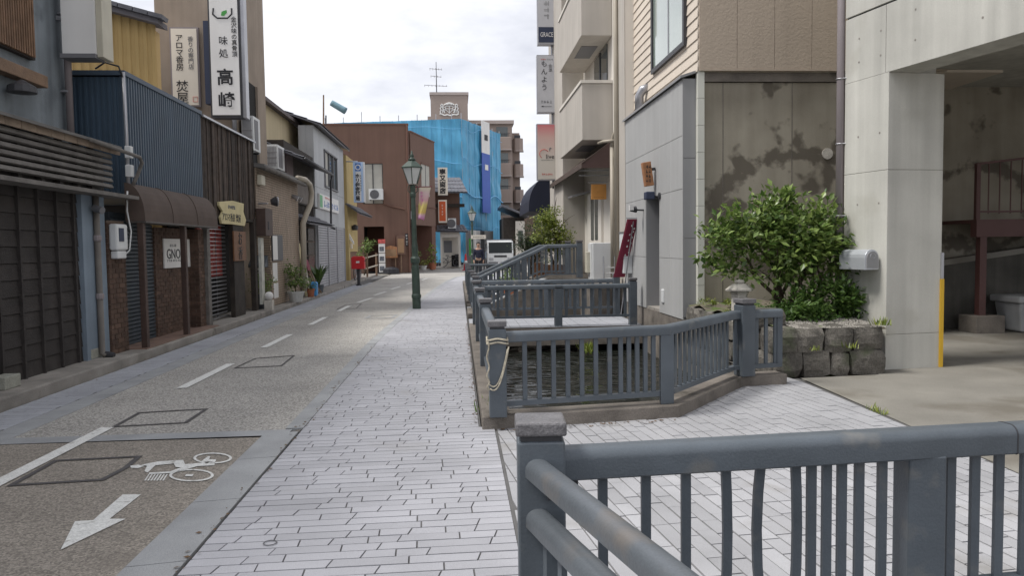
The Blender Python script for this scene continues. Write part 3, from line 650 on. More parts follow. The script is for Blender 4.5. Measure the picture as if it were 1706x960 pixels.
# ================================================================== LEFT SIDE
def yz(px, py, X): q = PX(px, py, X); return q.y, q.z
def ribs_x(mb, X, y0, y1, z0, z1, pitch, d, base=.02):      # corrugated sheet facing +X
    P = []; y = y0
    while y < y1-1e-6:
        a = min(y+pitch*.5, y1); b = min(y+pitch, y1); P += [(X,y),(X+d,y+pitch*.12),(X+d,a),(X,a+pitch*.12)]; y += pitch
    P.append((X,y1)); n = len(P)
    mb.add([(x,y,z0) for x,y in P]+[(x,y,z1) for x,y in P], [(i,i+1,i+1+n,i+n) for i in range(n-1)])
    mb.box(X-base-.03, X-.002, y0, y1, z0, z1); return mb
def ribs_y(mb, Y, x0, x1, z0, z1, pitch, d):                # corrugated sheet facing -Y
    P = []; x = x0
    while x < x1-1e-6: P += [(x,Y),(x+pitch*.12,Y-d),(x+pitch*.5,Y-d),(x+pitch*.62,Y)]; x += pitch
    P.append((x1,Y)); n = len(P); zt = z1 if callable(z1) else (lambda q: z1)
    mb.add([(x,y,z0) for x,y in P]+[(x,y,zt(x)) for x,y in P], [(i,i+1,i+1+n,i+n) for i in range(n-1)]); return mb
def tiled(name, parent, a, b, c, d, pitch=.26, rows=4, m_=TILE_R, thick=.05):   # tiled slope: a-b eave, d-c ridge side; wavy across, stepped down
    a, b, c, d = map(Vector, (a, b, c, d)); n = max(2, int((b-a).length/pitch)*4); nm = (b-a).cross(d-a).normalized(); nm = nm if nm.z > 0 else -nm
    V = []; F = []; R_ = rows*2
    for j in range(R_):
        t = (j//2+(j % 2))/rows; lift = .03 if j % 2 == 0 else 0
        for i in range(n+1):
            s = i/n; p = a.lerp(b, s).lerp(d.lerp(c, s), t); V.append(p+nm*(lift+.028*abs(math.sin(math.pi*i/4))))
    for j in range(R_-1):
        for i in range(n): F.append((j*(n+1)+i, j*(n+1)+i+1, (j+1)*(n+1)+i+1, (j+1)*(n+1)+i))
    mb = MB().add(V, F); mb.ext([a-nm*.01, b-nm*.01, c-nm*.01, d-nm*.01], -nm*thick); return build(mb, name, m_, parent)
def ac_unit(label, x0, x1, y0, y1, z0, z1, face, group='air conditioner units'):
    t = thing('air_conditioner', label, 'air conditioner', ((x0+x1)/2,(y0+y1)/2,z0), group)
    build(MB().box(x0,x1,y0,y1,z0+.04,z1), 'casing', WPLAST, t, bevel=.015)
    for q in (0,1): build(MB().box(x0+.03,x1-.03,y0+.05+q*(y1-y0-.16),y0+.11+q*(y1-y0-.16),z0,z0+.04) if face == 'E' else MB().box(x0+.05+q*(x1-x0-.16),x0+.11+q*(x1-x0-.16),y0+.03,y1-.03,z0,z0+.04), 'foot', DARKM, t)
    h = z1-z0
    if face == 'S':
        cx = x0+(x1-x0)*.4; cz = (z0+z1)/2+.02; build(MB().cyl((cx,y0-.012,cz),(cx,y0+.02,cz),h*.4,h*.4,24), 'fan_guard', GREYI, t)
        for k in range(5): r = h*.4*(k+1)/5.2; build(MB().tube([(cx+r*math.cos(a*math.pi/12), y0-.018, cz+r*math.sin(a*math.pi/12)) for a in range(25)], .006, 4), 'guard_ring', DARKM, t)
    else:
        for k in range(9): pbox('fin', ALU, t, x0+.04+(x1-x0-.08)*k/9, x0+.04+(x1-x0-.08)*(k+.45)/9, y0-.012, y0+.01, z0+.12, z1-.06)
        for k in range(3): pbox('fin', ALU, t, x0+.03, x1-.03, y0-.02, y0-.01, z0+.2+k*.16, z0+.225+k*.16)
        pbox('grille', GREYI, t, x1-.01, x1+.008, y0+.08, y0+(y1-y0)*.65, z0+.1, z1-.08)
    return t
def pot_plant(label, x, y, z, r, h, ph, lm, pm, seed, name='potted_plant', ls=.07, n=500):
    t = thing(name, label, 'potted plant', (x,y,z), 'potted plants along the street')
    build(MB().lathe(x, y, [(r*.7,z),(r*.95,z+h*.85),(r*1.05,z+h*.87),(r*1.05,z+h),(r*.9,z+h),(r*.85,z+h*.9)], 14), 'pot', pm, t, smooth=False)
    limbs('stem', t, (x,y,z+h*.85), [(x+r*.8*math.cos(k*1.7),y+r*.8*math.sin(k*1.7),z+h+ph*.7) for k in range(4)], .012, seed)
    leaves('foliage', lm, t, [(x,y,z+h+ph*.45,r*1.25,r*1.25,ph*.55)], n, ls, seed, shell=.2); return t

# ---- the nearest house: dark boards below, slatted eaves, grey stucco above
H = thing('townhouse', 'old townhouse with dark boarded ground floor and grey stucco above, at far left', 'house', (-6.5,8,0))
XB = -5.06; YB1 = 10.62
build(MB().box(-9,XB-.02,2,YB1,.14,2.44), 'wall', BATTEN, H)
for i in range(12):
    z0 = .14+i*.192; me = 'board'
    o = pbox('board', BOARD, H, XB-.012, XB+.008, 2, YB1, z0, z0+.186, rot=(-.075,'Y'))
for px in (-40,-8,30,63,94,122,143):
    y = yz(px, 450, XB)[0]; pbox('batten', BATTEN, H, XB, XB+.045, y-.018, y+.018, .14, 2.43)
build(MB().box(-5.3,-4.99,YB1,11.28,.14,2.5), 'corner_wall', POST_B, H)
ZL = 2.42
for i in range(7):
    z = ZL+.07+i*.083; pbox('louvre', WEATHER, H, -4.86, -4.82, 3, 11.2, z, z+.05, rot=(-.35,'Y'))
for px in (-20,28,66,97,126,150):
    y = yz(px, 260, -4.9)[0]; pbox('louvre_post', BATTEN, H, -4.93, -4.87, y-.04, y+.04, ZL, 3.0)
build(MB().box(-5.1,-4.95,3,11.22,ZL+.02,3.0), 'louvre_back', BATTEN, H)
build(MB().box(-5.1,-4.73,3,11.85,ZL-.05,ZL), 'eave_ledge', WEATHER, H)
yy = 3.0
while yy < 11.15: pbox('fascia_tile', FASCIA, H, -4.80, -4.77, yy, yy+.30, 2.97, 3.06); yy += .31
build(MB().ext([(-4.70,3,3.075),(-5.85,3,3.42),(-5.85,3,3.34),(-4.70,3,3.04)], (0,8.25,0)), 'pent_roof', mat('pent_metal', (.12,.115,.11,1), .7, .25, 3), H)
build(MB().tube([(-4.70,10.3,3.05),(-4.70,11.85,3.00),(-4.72,11.98,2.93),(-4.80,12.0,2.75),(-4.9,12.0,2.55)], .028, 8), 'gutter', WEATHER, H, smooth=True)
XS = -5.65
build(MB().box(-9,XS,2,11.72,3.2,8), 'stucco_wall', STUCCO_B, H)
for i in range(16):
    y = yz(-3+i*4.0, 60, XS+.12)[0]; pbox('screen_slat', SLATW, H, XS+.08, XS+.12, y-.016, y+.016, 4.18, 7.5)
build(MB().box(XS,XS+.08,8.6,10.78,4.16,7.5), 'screen_back', BATTEN, H)
build(MB().box(XS,XS+.16,8,10.92,3.82,3.98), 'ledge_beam', BEAMW, H, bevel=.01)
build(MB().tube([(XS+.09,11.62,8),(XS+.09,11.62,3.32)], .05, 10), 'downpipe', PIPE_P, H, smooth=True)
for z in (3.9,5.0,6.0): build(MB().box(XS,XS+.1,11.56,11.68,z,z+.03), 'pipe_bracket', ALU, H)
build(MB().lathe(XS+.2,10.2,[(.02,3.78),(.16,3.70),(.17,3.62),(.05,3.60)],12), 'lamp', DARKM, H)
build(MB().tube([(-4.95,10.95,2.42),(-4.95,10.95,.2),(-4.9,10.95,.16)], .042, 10), 'drainpipe', PIPE_C2, H, smooth=True)
for z in (1.75,.95): build(MB().lathe(-4.95,10.95,[(.05,z),(.056,z+.02),(.056,z+.06),(.05,z+.08)],10), 'pipe_collar', PIPE_P, H)
build(MB().tube([(-4.92,10.97,.18),(-4.80,10.97,.155)], .045, 10), 'pipe_outlet', DARKM, H)
build(MB().cyl((-4.93,10.85,2.2),(-4.8,10.8,2.16),.05,.05,12), 'security_camera', GREYI, H)
for px, py, nm in ((150,598,'grey concrete block by the drainpipe at the foot of the boards'),(8,648,'grey concrete block at the left edge by the boards')):
    q = G(px, py, .14); t = build(MB().box(q.x-.1,q.x+.08,q.y-.13,q.y+.17,.142,.28), 'concrete_block', mat('block_concrete', (.30,.30,.26,1), .9, .2, 6, .4, 60, speck=.2), bevel=.01); tag(t, nm, 'concrete block', 'concrete blocks by the boards')
# blank lightbox
t = thing('sign_box', 'large blank white lightbox sign projecting high at far left', 'sign', (-5.2,11.5,4.36))
build(MB().box(-5.52,-5.06,11.4,11.62,4.4,7), 'face', BWHITE, t); build(MB().box(-5.058,-4.97,11.42,11.75,4.36,7), 'frame_side', CPLAST, t, bevel=.01); build(MB().box(-5.54,-5.06,11.36,11.66,4.34,4.398), 'frame_bottom', GREYI, t); build(MB().box(-5.64,-5.5,11.5,11.56,4.9,4.96), 'bracket', ALU, t)
# ---- yellow clad house behind
t = thing('yellow_house', 'house with ribbed yellow cladding and dark tiled verge behind the blue shop', 'house', (-8,17,0))
zt = lambda x: 6.33-.27*(x+6.28)
ribs_y(m_ := MB(), 16.0, -11, -5.95, .1, lambda x: 6.1-.27*(x+5.95), .16, .02); build(m_, 'wall', YEL_C, t, fix=False)
build(MB().box(-11,-5.96,16.03,16.25,.1,6.0), 'house_front', YEL_C, t); build(MB().box(-11,-7.6,16.26,23,.1,6.0), 'house_body', YEL_C, t)
build(MB().ext([(-11,15.75,7.46),(-5.8,15.75,6.06),(-5.8,15.75,6.16),(-11,15.75,7.56)], (0,.5,0)), 'bargeboard', mat('verge_grey', (.14,.13,.14,1)), t)
for i in range(14): x = -9.6+i*.28; pbox('verge_tile', TILE_R, t, x, x+.27, 15.68, 16.0, 6.15-.27*(x+5.8)-.02, 6.15-.27*(x+5.8)+.06, rot=(.26,'Y'))
# ---- blue corrugated shop
t = SH = thing('blue_shop', 'shop with blue corrugated upper front, brick piers and brown rounded awning', 'shop', (-5.5,13.7,0))
XF = -4.98
ribs_x(m_ := MB(), XF, 12.05, 15.47, 2.55, 4.24, .095, .032); build(m_, 'corrugated_front', BLUEC, t, fix=False)
ribs_y(m_ := MB(), 12.05, -6.4, -4.99, 2.4, 4.22, .085, .02); m_.box(-6.4,-5.02,12.06,12.1,2.4,4.22); build(m_, 'corrugated_side', BLUEC, t, fix=False)
build(MB().box(-7,-5.03,12.12,19,2.5,4.2), 'shop_body', BLUED, t)
build(MB().box(-7,-4.93,12.0,15.47,4.24,4.31), 'roof_edge', BLUED, t)
build(MB().tube([(-4.95,12.0,4.28),(-4.93,11.98,3.4),(-4.93,11.98,2.3)], .025, 8), 'conduit', ALU, t, smooth=True)
build(MB().tube([(-5.35,12.0,4.33),(-5.2,11.98,4.42),(-5.0,11.97,4.36),(-4.95,11.98,4.2)], .014, 6), 'cable', BLACKI, t, smooth=True)
for z in (3.0,2.72): build(MB().box(-4.95,-4.86,11.93,12.03,z,z+.18), 'junction_box', WPLAST, t, bevel=.01)
# brick piers, brick by brick
def brickwork(parent, x0, x1, y0, y1, z0, z1, faces):
    build(MB().box(x0+.006,x1-.006,y0+.006,y1-.006,z0,z1), 'pier_core', BRICK_M, parent)
    z = z0; r = 0
    while z < z1-.05:
        for f in faces:
            a, b = (y0, y1) if f in 'EW' else (x0, x1); u = a-(.1 if r % 2 else 0)
            while u < b-.01:
                ua = max(u, a); ub = min(u+.2, b)
                if ub-ua > .03:
                    if f == 'E': pbox('brick', BRICK, parent, x1-.02, x1+.006, ua+.004, ub-.004, z+.004, z+.066)
                    else: pbox('brick', BRICK, parent, ua+.004, ub-.004, y0-.006, y0+.02, z+.004, z+.066)
                u += .21
        z += .073; r += 1
brickwork(SH, -5.25, -4.97, 11.30, 11.87, .12, 2.05, 'ES')
brickwork(SH, -5.27, -5.15, 13.45, 15.1, .12, 2.0, 'E')
brickwork(SH, -5.25, -4.97, 15.1, 15.42, .12, 2.0, 'ES')
m_ = MB(); z = .13
while z < 2.1: m_.ext([(-5.20,11.88,z),(-5.17,11.88,z+.01),(-5.17,11.88,z+.05),(-5.20,11.88,z+.06)], (0,1.55,0)); z += .062
m_.box(-5.3,-5.20,11.88,13.44,.12,2.2); build(m_, 'roller_shutter', SHUT_B, t)
build(MB().box(-5.44,-4.72,11.9,15.4,.12,.135), 'entrance_floor', mat('tile_floor', (.20,.13,.10,1), .8, .3, 5, .2, 50), t)
for px, X in ((243,-4.78),(312,-4.78)):
    y = PX(px, 560, X).y; build(MB().box(X-.05,X+.04,y-.05,y+.05,.12,2.05), 'post', BROWNP, t, bevel=.008)
# awning: quarter-round section swept along the front
P = [(-4.98,2.64)]+[(-4.98+.62*math.sin(a*math.pi/16), 2.12+.52*math.cos(a*math.pi/16)) for a in range(1,9)]+[(-4.36,2.06),(-4.98,2.06)]
SX = .46
P = [(-4.98+(x+4.98)*SX, z) for x, z in P]
aw = build(MB().ext([(x,11.95,z) for x,z in P], (0,3.5,0)), 'awning', AWN_B, t, smooth=False)
build(MB().box(-4.98,-4.69,11.97,15.43,2.035,2.06), 'awning_frame', WEATHER, aw)
for y in (13.1,14.3): build(MB().tube([(x+.004,y,z+.004) for x,z in P[:10]], .006, 5), 'awning_seam', AWN_B, aw)
pn = thing('shop_sign', 'white square shop sign lettered in black behind the awning posts', 'sign', (-5.13,14.3,1.3))
sp = build(MB().box(-5.142,-5.12,13.80,15.085,1.30,1.82), 'panel', BWHITE, pn)
text('GNOME', BLACKI, pn, (-5.117,14.42,1.55), .25, 'E', sx=1.15); marks(GREYI, pn, (-5.12,14.42,1.43), 1.0, .06, 12, 1, 'E', 2); marks(GREYI, pn, (-5.12,14.22,1.70), .34, .07, 4, 1, 'E', 3)
t = thing('electric_meter', 'white electric meter box on the brick pier by the drainpipe', 'meter', (-4.9,11.5,1.5))
build(MB().box(-4.965,-4.84,11.32,11.68,1.62,2.0), 'casing', WPLAST, t, bevel=.03); build(MB().box(-4.842,-4.83,11.37,11.52,1.75,1.94), 'window', NAVY, t); build(MB().box(-4.965,-4.86,11.36,11.66,1.5,1.615), 'terminal_cover', WPLAST, t, bevel=.02)
build(MB().tube([(-4.9,11.7,1.56),(-4.88,11.8,1.62),(-4.87,11.86,1.9),(-4.9,11.82,2.2),(-4.9,11.86,2.5)], .012, 6), 'cable', WPLAST, t, smooth=True)
# ---- charred timber shop
t = CW = thing('timber_shop', 'shop front of dark weathered vertical boards with a barred red entrance', 'shop', (-5.5,17.4,0))
y = 15.49; rr = random.Random(5)
while y < 19.28:
    wd = rr.uniform(.08,.13); pbox('board', CHAR, t, XF-.03, XF+rr.uniform(-.005,.025), y, min(y+wd,19.3)-.012, 2.32+rr.uniform(-.02,.02), 4.22); y += wd
build(MB().box(-7,XF-.035,15.5,19.3,2.3,4.2), 'wall', BATTEN, t)
build(MB().ext([(XF+.08,15.47,4.21),(XF+.08,15.47,4.25),(-6.5,15.47,4.45),(-6.5,15.47,4.41)], (0,3.87,0)), 'roof_sheet', ALU, t)
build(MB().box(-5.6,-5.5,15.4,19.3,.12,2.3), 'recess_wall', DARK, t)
build(MB().box(-5.0,-4.9,15.42,15.60,.12,2.1), 'post', WEATHER, t, bevel=.008)
build(MB().box(-5.02,-4.92,17.25,18.05,.12,2.3), 'door_board', OLDW, t)
build(MB().box(-5.05,-4.93,19.05,19.25,.12,2.35), 'corner_post', OLDW, t, bevel=.008)
build(MB().box(-5.5,-4.95,15.45,19.3,2.27,2.33), 'lintel', OLDW, t)
build(MB().box(-5.20,-5.16,15.65,17.2,1.05,2.15), 'red_curtain', mat('red_cloth', (.22,.035,.03,1), .8, .4, 5, .2, 30, dirt=(.4,.3,.24,1), dscale=2.2, dpos=.6), t)
for i in range(24): z = .17+i*.085; pbox('grille_bar', ALU if i > 9 else ALU, t, -5.10, -5.09, 15.62, 17.24, z, z+.014)
for y in (16.1,16.6): pbox('grille_chain', DARKM, t, -5.112, -5.102, y, y+.02, .14, 2.2)
pl = thing('wooden_plaque', 'dark wooden plaque with two brushed characters beside the barred entrance', 'sign', (-4.9,17.65,1.3))
build(MB().box(-4.918,-4.885,17.18,18.12,1.36,2.02), 'board', WOODD, pl, bevel=.006); text('お香', BLACKI, pl, (-4.88,17.65,1.69), .32, 'E', True, 1.0)
pl = thing('shop_sign', 'yellow wooden slab sign with a wavy outline on the dark boards', 'sign', (-4.9,17.6,2.5))
q = [(968,97),(1030,92),(1078,105),(1076,140),(1088,178),(1082,205),(1030,197),(980,194),(975,165),(985,140),(970,115)]
build(MB().ext([(-4.95,)+yz(a/2.667,300+b/2.667,-4.93) for a,b in q], (.05,0,0)), 'slab', YBOARD, pl, bevel=.006)
c = yz(1030/2.667,300+162/2.667,-4.9); text('アロマ香房 焚屋', BLACKI, pl, (-4.897,c[0],c[1]-.02), .19, 'E'); text('香りの専門店', GREYI, pl, (-4.897,c[0],c[1]+.2), .09, 'E')
t = thing('conduit_box', 'dark brown wooden meter cupboard at the corner of the tiled shop', 'cupboard', (-4.85,19.5,1.9))
build(MB().box(-4.95,-4.72,19.32,20.05,1.95,2.62), 'casing', BROWNP, t, bevel=.008); build(MB().box(-4.719,-4.712,19.55,19.65,2.1,2.3), 'handle', BLACKI, t)
# ---- beige tower with the two signs
t = thing('beige_tower', 'tall narrow beige rendered building behind the timber shop', 'building', (-6.5,21,0))
build(MB().box(-7.3,-5.42,19.62,22.6,.1,9.5), 'wall', BEIGE_T, t)
build(MB().box(-5.418,-5.40,20.0,21.5,3.5,6.0), 'window_recess', DARK, t)
for y in (20.0,21.42): build(MB().box(-5.42,-5.34,y,y+.08,3.5,6.0), 'window_jamb', BEIGE_T, t)
build(MB().box(-5.36,-5.30,19.6,22.6,9.4,9.6), 'parapet', BEIGE_T, t)
build(MB().tube([(-5.46,19.56,4.2),(-5.46,19.56,7.7)], .06, 8), 'downpipe', ALU, t, smooth=True)
t = thing('shop_sign', 'cream vertical sign board brushed with incense shop name, fixed to the beige tower', 'sign', (-6.57,19.5,5.1))
a = PY(282,45,19.55); b = PY(335,178,19.55)
build(MB().box(a.x,b.x,19.53,19.60,b.z,a.z), 'frame', PIPE_P, t); build(MB().box(a.x+.04,b.x-.04,19.515,19.54,b.z+.04,a.z-.04), 'board', BCREAM, t)
text('アロマ香房', BLACKI, t, (a.x+.23,19.51,a.z-.62), .19, 'S', True, .92); text('焚屋', BLACKI, t, (a.x+.27,19.51,b.z+.36), .30, 'S', True, .95); text('香りの専門店', GREYI, t, (b.x-.19,19.51,a.z-.62), .14, 'S', True, .95)
build(MB().tube([(b.x-.17,19.512,b.z+.12),(b.x-.06,19.512,b.z+.12),(b.x-.06,19.512,b.z+.24),(b.x-.17,19.512,b.z+.24),(b.x-.17,19.512,b.z+.12)], .006, 4), 'seal_mark', REDI, t)
t = thing('lightbox_sign', 'tall white lightbox sign with green leaf mark and black brushed characters', 'sign', (-5.42,18.9,4.75))
a = PY(346,0,18.95); b = PY(404,196,18.95); a.z = 7.62
build(MB().box(a.x,b.x+.02,18.92,19.25,b.z,a.z), 'case', DARKM, t); build(MB().box(a.x+.04,b.x-.03,18.90,18.93,b.z+.06,a.z-.04), 'face', BWHITE, t)
build(MB().box(b.x+.021,b.x+.1,18.95,19.22,b.z,a.z), 'side', ALU, t)
cx = (a.x+b.x)/2
text('高', BLACKI, t, (cx+.0,18.895,5.72), .40, bold=.008); text('﨑' if 0 else '崎', BLACKI, t, (cx+.02,18.895,5.17), .40, bold=.008); text('味処', BLACKI, t, (cx-.02,18.895,6.42), .22, 'S', True, 1.35); text('金沢味の真骨頂', BLACKI, t, (cx+.24,18.895,6.66), .135, 'S', True, 1.0)
sw = [(cx-.24+.02,7.32),(cx-.24,7.18),(cx-.14,7.09),(cx+.1,7.09),(cx+.2,7.19),(cx+.2,7.32)]
build(MB().tube([(x,18.9,z) for x,z in sw], .02, 6), 'bowl_mark', BLACKI, t); build(MB().ext([(cx-.05,18.893,7.15),(cx+.02,18.893,7.14),(cx+.09,18.893,7.22),(cx+.08,18.893,7.28),(cx-.03,18.893,7.24)], (0,.01,0)), 'leaf_mark', GREENI, t)
build(MB().box(a.x-.14,a.x-.005,18.98,19.2,5.1,7.05), 'back_board', NAVY, t)
for z in (5.4,6.6): build(MB().box(a.x-.1,a.x+.3,19.1,19.6,z,z+.05), 'bracket', ALU, t)
# ---- beige tiled single-storey shop
t = TS = thing('tiled_shop', 'low shop faced with thin beige tiles under a curved gutter', 'shop', (-5.5,21.8,0))
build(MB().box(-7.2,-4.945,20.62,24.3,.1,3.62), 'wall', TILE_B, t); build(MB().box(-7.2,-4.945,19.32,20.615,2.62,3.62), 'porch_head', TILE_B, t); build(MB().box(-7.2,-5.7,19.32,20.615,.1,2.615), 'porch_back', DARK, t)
def tiles(parent, X, y0, y1, z0, z1, holes=()):
    m_ = MB(); z = z0
    while z < z1:
        y = y0-(.11 if int(z*100) % 2 else 0)
        while y < y1:
            a = max(y, y0); b = min(y+.222, y1)
            if b > a+.03 and not any(h[0] < (a+b)/2 < h[1] and h[2] < z+.03 < h[3] for h in holes): m_.box(X-.01, X, a, b-.007, z, z+.052)
            y += .226
        z += .064
    o = build(m_, 'wall_tiles', TILEW, parent, fix=False); o['kind'] = 'stuff'
tiles(t, -4.93, 19.32, 24.3, .12, 3.6, [(19,20.62,.1,2.62)])
m_ = MB(); z = .12
while z < 2.58:
    for k in range(4): m_.box(-5.69+k*.188, -5.69+k*.188+.18, 20.605, 20.618, z, z+.052)
    z += .064
build(m_, 'porch_tiles', TILEW, t, fix=False)['kind'] = 'stuff'
build(MB().ext([(-4.70,19.3,3.60),(-4.70,19.3,3.70),(-7.2,19.3,4.05),(-7.2,19.3,3.95)], (0,5.1,0)), 'roof', mat('grey_sheet', (.13,.125,.12,1), .6, .2), t)
build(MB().tube([(-4.68,19.3,3.60),(-4.68,24.2,3.58)], .06, 8), 'gutter', WEATHER, t, smooth=True)
P = [(-4.70,23.2,3.70),(-4.64,24.0,3.72),(-4.60,24.5,3.62),(-4.60,24.75,3.38),(-4.62,24.7,3.05),(-4.70,24.4,2.72),(-4.78,24.2,2.4),(-4.80,24.2,.3)]
build(MB().tube(P, .085, 12), 'downpipe', PIPE_C, t, smooth=True)
build(MB().ext([(-5.5,20.6,1.45),(-5.5,20.25,1.22),(-5.5,20.25,1.15),(-5.5,20.6,1.15)], (.5,0,0)), 'window_hood', POT_G, t); build(MB().box(-5.33,-5.12,20.59,20.604,.72,1.12), 'notice', BWHITE, t); marks(BLACKI, t, (-5.23,20.588,.92), .13, .34, 1, 3, 'S', 9)
build(MB().box(-4.93,-4.90,20.7,21.9,1.3,2.0), 'notice_board', DARKM, t); build(MB().box(-4.899,-4.893,20.74,21.25,1.33,1.97), 'poster', BWHITE, t)
for y, z, h in ((20.75,.75,.5),(20.8,.3,.40)):
    build(MB().box(-4.925,-4.915,y,y+.5,z,z+h), 'notice', BWHITE, t)
build(MB().box(-4.93,-4.86,19.36,19.62,.25,1.9), 'banner', mat('pale_notice', (.5,.5,.45,1), .7, .3, 6), t)
build(MB().box(-4.92,-4.80,19.4,19.75,3.2,3.45), 'meter', CPLAST, t, bevel=.02)
build(MB().cyl((-4.62,19.5,2.78),(-4.5,19.55,2.80),.07,.13,14), 'flood_lamp', DARKM, t); build(MB().cyl((-4.5,19.6,2.80),(-4.48,19.61,2.80),.12,.12,14), 'lamp_face', ALU, t); build(MB().cyl((-4.93,19.5,2.75),(-4.7,19.5,2.75),.02,.02,8), 'lamp_arm', ALU, t)
for y in (23.4,23.9): build(MB().cyl((-4.92,y,3.2),(-4.75,y,3.1),.05,.08,10), 'spot_lamp', ALU, t)
ac_unit('air conditioner on the low roof in front of the cream wall', -5.75, -5.3, 23.4, 24.3, 3.96, 4.72, 'E')
ac_unit('air conditioner right behind the top of the weathered boards', -5.35, -5.05, 19.75, 20.4, 4.05, 4.95, 'E')
build(MB().box(-5.8,-5.25,23.4,24.3,3.75,3.958), 'ac_stand', DARKM, TS)
pot_plant('bushy green plant in a dark grey pot by the tiled shop', -5.02, 19.95, .1, .22, .36, .55, LEAF_S, POT_G, 11, ls=.06, n=900)
pot_plant('trailing green plant in a white pot beside the curved downpipe', -4.66, 22.3, .1, .24, .30, .95, LEAF_S, POT_W, 12, ls=.09, n=900)
t = thing('stone_ball', 'white ball ornament on a small block beside the corner post', 'ornament', (-4.75,19.5,.1)); build(MB().box(-4.84,-4.64,19.4,19.62,.1,.34), 'block', LANT, t, bevel=.01)
build(MB().lathe(-4.74,19.51,[(.03,.34)]+[(.11*math.sin(a*math.pi/10), .445-.11*math.cos(a*math.pi/10)) for a in range(2,10)]+[(.005,.555)],14), 'ball', BWHITE, t, smooth=True)
# ---- cream house behind
t = thing('cream_house', 'cream rendered house wall with dark sloping eaves behind the low shop', 'house', (-7,28,0))
build(MB().box(-10,-6.2,24.6,31.8,.1,6.35), 'wall', CREAM_W, t); build(MB().ext([(-5.95,24.2,6.30),(-5.95,24.2,6.42),(-9,24.2,7.4),(-9,24.2,7.28)], (0,8,0)), 'roof', mat('eave_brown', (.12,.10,.10,1)), t)
build(MB().box(-7.4,-6.5,25.5,26.6,6.6,7.05), 'roof_vent', ALU, t)
# ---- old timber house
t = OH = thing('timber_house', 'old dark timber house with two tiled eaves and a wooden balcony', 'house', (-5.6,27,0))
build(MB().box(-8,-5.35,24.42,29.2,.1,5.0), 'wall', OLDW, t)
build(MB().box(-5.34,-5.30,25.6,28.6,3.15,3.85), 'balcony_panel', mat('grey_sheet_panel', (.16,.14,.125,1), .8, .2), t)
for i in range(14): y = 25.6+i*.22; pbox('balcony_slat', OLDW, t, -5.28, -5.25, y, y+.1, 2.65, 3.1)
build(MB().box(-5.3,-5.2,24.5,29.1,2.6,2.66), 'balcony_rail', OLDW, t); build(MB().box(-5.3,-5.2,24.5,29.1,3.1,3.15), 'balcony_rail', OLDW, t)
build(MB().box(-5.36,-5.28,24.44,25.4,3.3,4.6), 'side_sheet', mat('brown_sheet', (.13,.10,.10,1), .8), t)
tiled('upper_eave', t, (-4.72,24.2,4.42), (-4.72,29.3,4.42), (-6.4,29.3,5.1), (-6.4,24.2,5.1), rows=5)
tiled('lower_eave', t, (-4.62,24.5,2.44), (-4.62,29.2,2.44), (-5.4,29.2,2.80), (-5.4,24.5,2.80), rows=3)
build(MB().tube([(-4.66,24.2,4.38),(-4.66,29.3,4.36)], .05, 8), 'gutter', DARKM, t, smooth=True)
build(MB().tube([(-4.66,29.25,4.36),(-4.72,29.28,4.1),(-4.75,29.28,2.4),(-4.6,29.2,2.35)], .04, 8), 'downpipe', DARKM, t, smooth=True)
for j in range(3):
    y0 = 24.8+j*1.35
    for k in range(4): pbox('door_pane', mat('brown_glass', (.045,.035,.028,1), .25, .3, 3, 0), t, -5.345, -5.30, y0+.06, y0+1.27, .4+k*.5, .84+k*.5)
    for k in range(5): pbox('door_rail', mat('brown_rail', (.10,.07,.05,1), .8), t, -5.35, -5.275, y0, y0+1.33, .34+k*.5, .39+k*.5)
    pbox('door_stile', OLDW, t, -5.35, -5.27, y0-.03, y0+.03, .1, 2.4)
for nm, x, y, hh, m_, lb in (('plank',-4.86,24.75,1.7,YBOARD,'yellow plank leaning by the curved downpipe'),('plank',-4.83,25.25,1.25,PIPE_C,'beige plank leaning beside the yellow plank')):
    o = build(MB().ext([(x,y,.1),(x,y+.28,.1),(x-.03,y+.28,.1),(x-.03,y,.1)], (-.2,0,hh)), nm, m_); tag(o, lb, 'plank', 'planks against the old house')
t = thing('folding_chair', 'folded red and wooden frame leaning against the old house doors', 'folding chair', (-4.75,26.2,.1))
for a, b in (((-4.7,25.8,.1),(-5.2,26.5,1.2)),((-4.7,26.6,.1),(-5.2,25.9,1.1)),((-4.68,26.1,.1),(-5.18,26.75,1.15))): build(MB().cyl(a,b,.025,.025,8), 'leg', BEAMW, t)
build(MB().ext([(-5.0,25.8,.9),(-5.0,26.25,.9),(-5.1,26.3,1.25),(-5.1,25.85,1.25)], (.03,0,0)), 'seat', CRIM, t)
o = build(MB().prism([(-4.78,24.9),(-4.55,24.9),(-4.55,25.2),(-4.78,25.2)], .1, .55), 'jerry_can', BLUEP, bevel=.05); tag(o, 'bright blue plastic can on the step by the white pot', 'plastic can')
pot_plant('small plant in a reddish pot beside the blue can', -4.66, 24.5, .1, .13, .26, .2, LEAF_D, TERRA, 13, n=150)
t = thing('spiky_plant', 'dark spiky plant with long leaves before the old house', 'plant', (-4.85,27.0,.1))
m_ = MB(); r = random.Random(4)
for i in range(60):
    a = r.uniform(0,6.28); l = r.uniform(.5,1.0); e = Vector((math.cos(a)*l*.5, math.sin(a)*l*.5, l*.75)); p = Vector((-4.85,27.0,.35)); s = Vector((-math.sin(a), math.cos(a),0))*.03
    m_.add([p-s, p+s, p+e*.6+Vector((0,0,.12))+s, p+e*.6+Vector((0,0,.12))-s, p+e], [(0,1,2,3),(3,2,4)])
build(m_, 'leaf_blades', LEAF_D, t, fix=False)['kind'] = 'stuff'; build(MB().lathe(-4.85,27.0,[(.13,.1),(.18,.36),(.12,.36)],12), 'pot', POT_G, t)
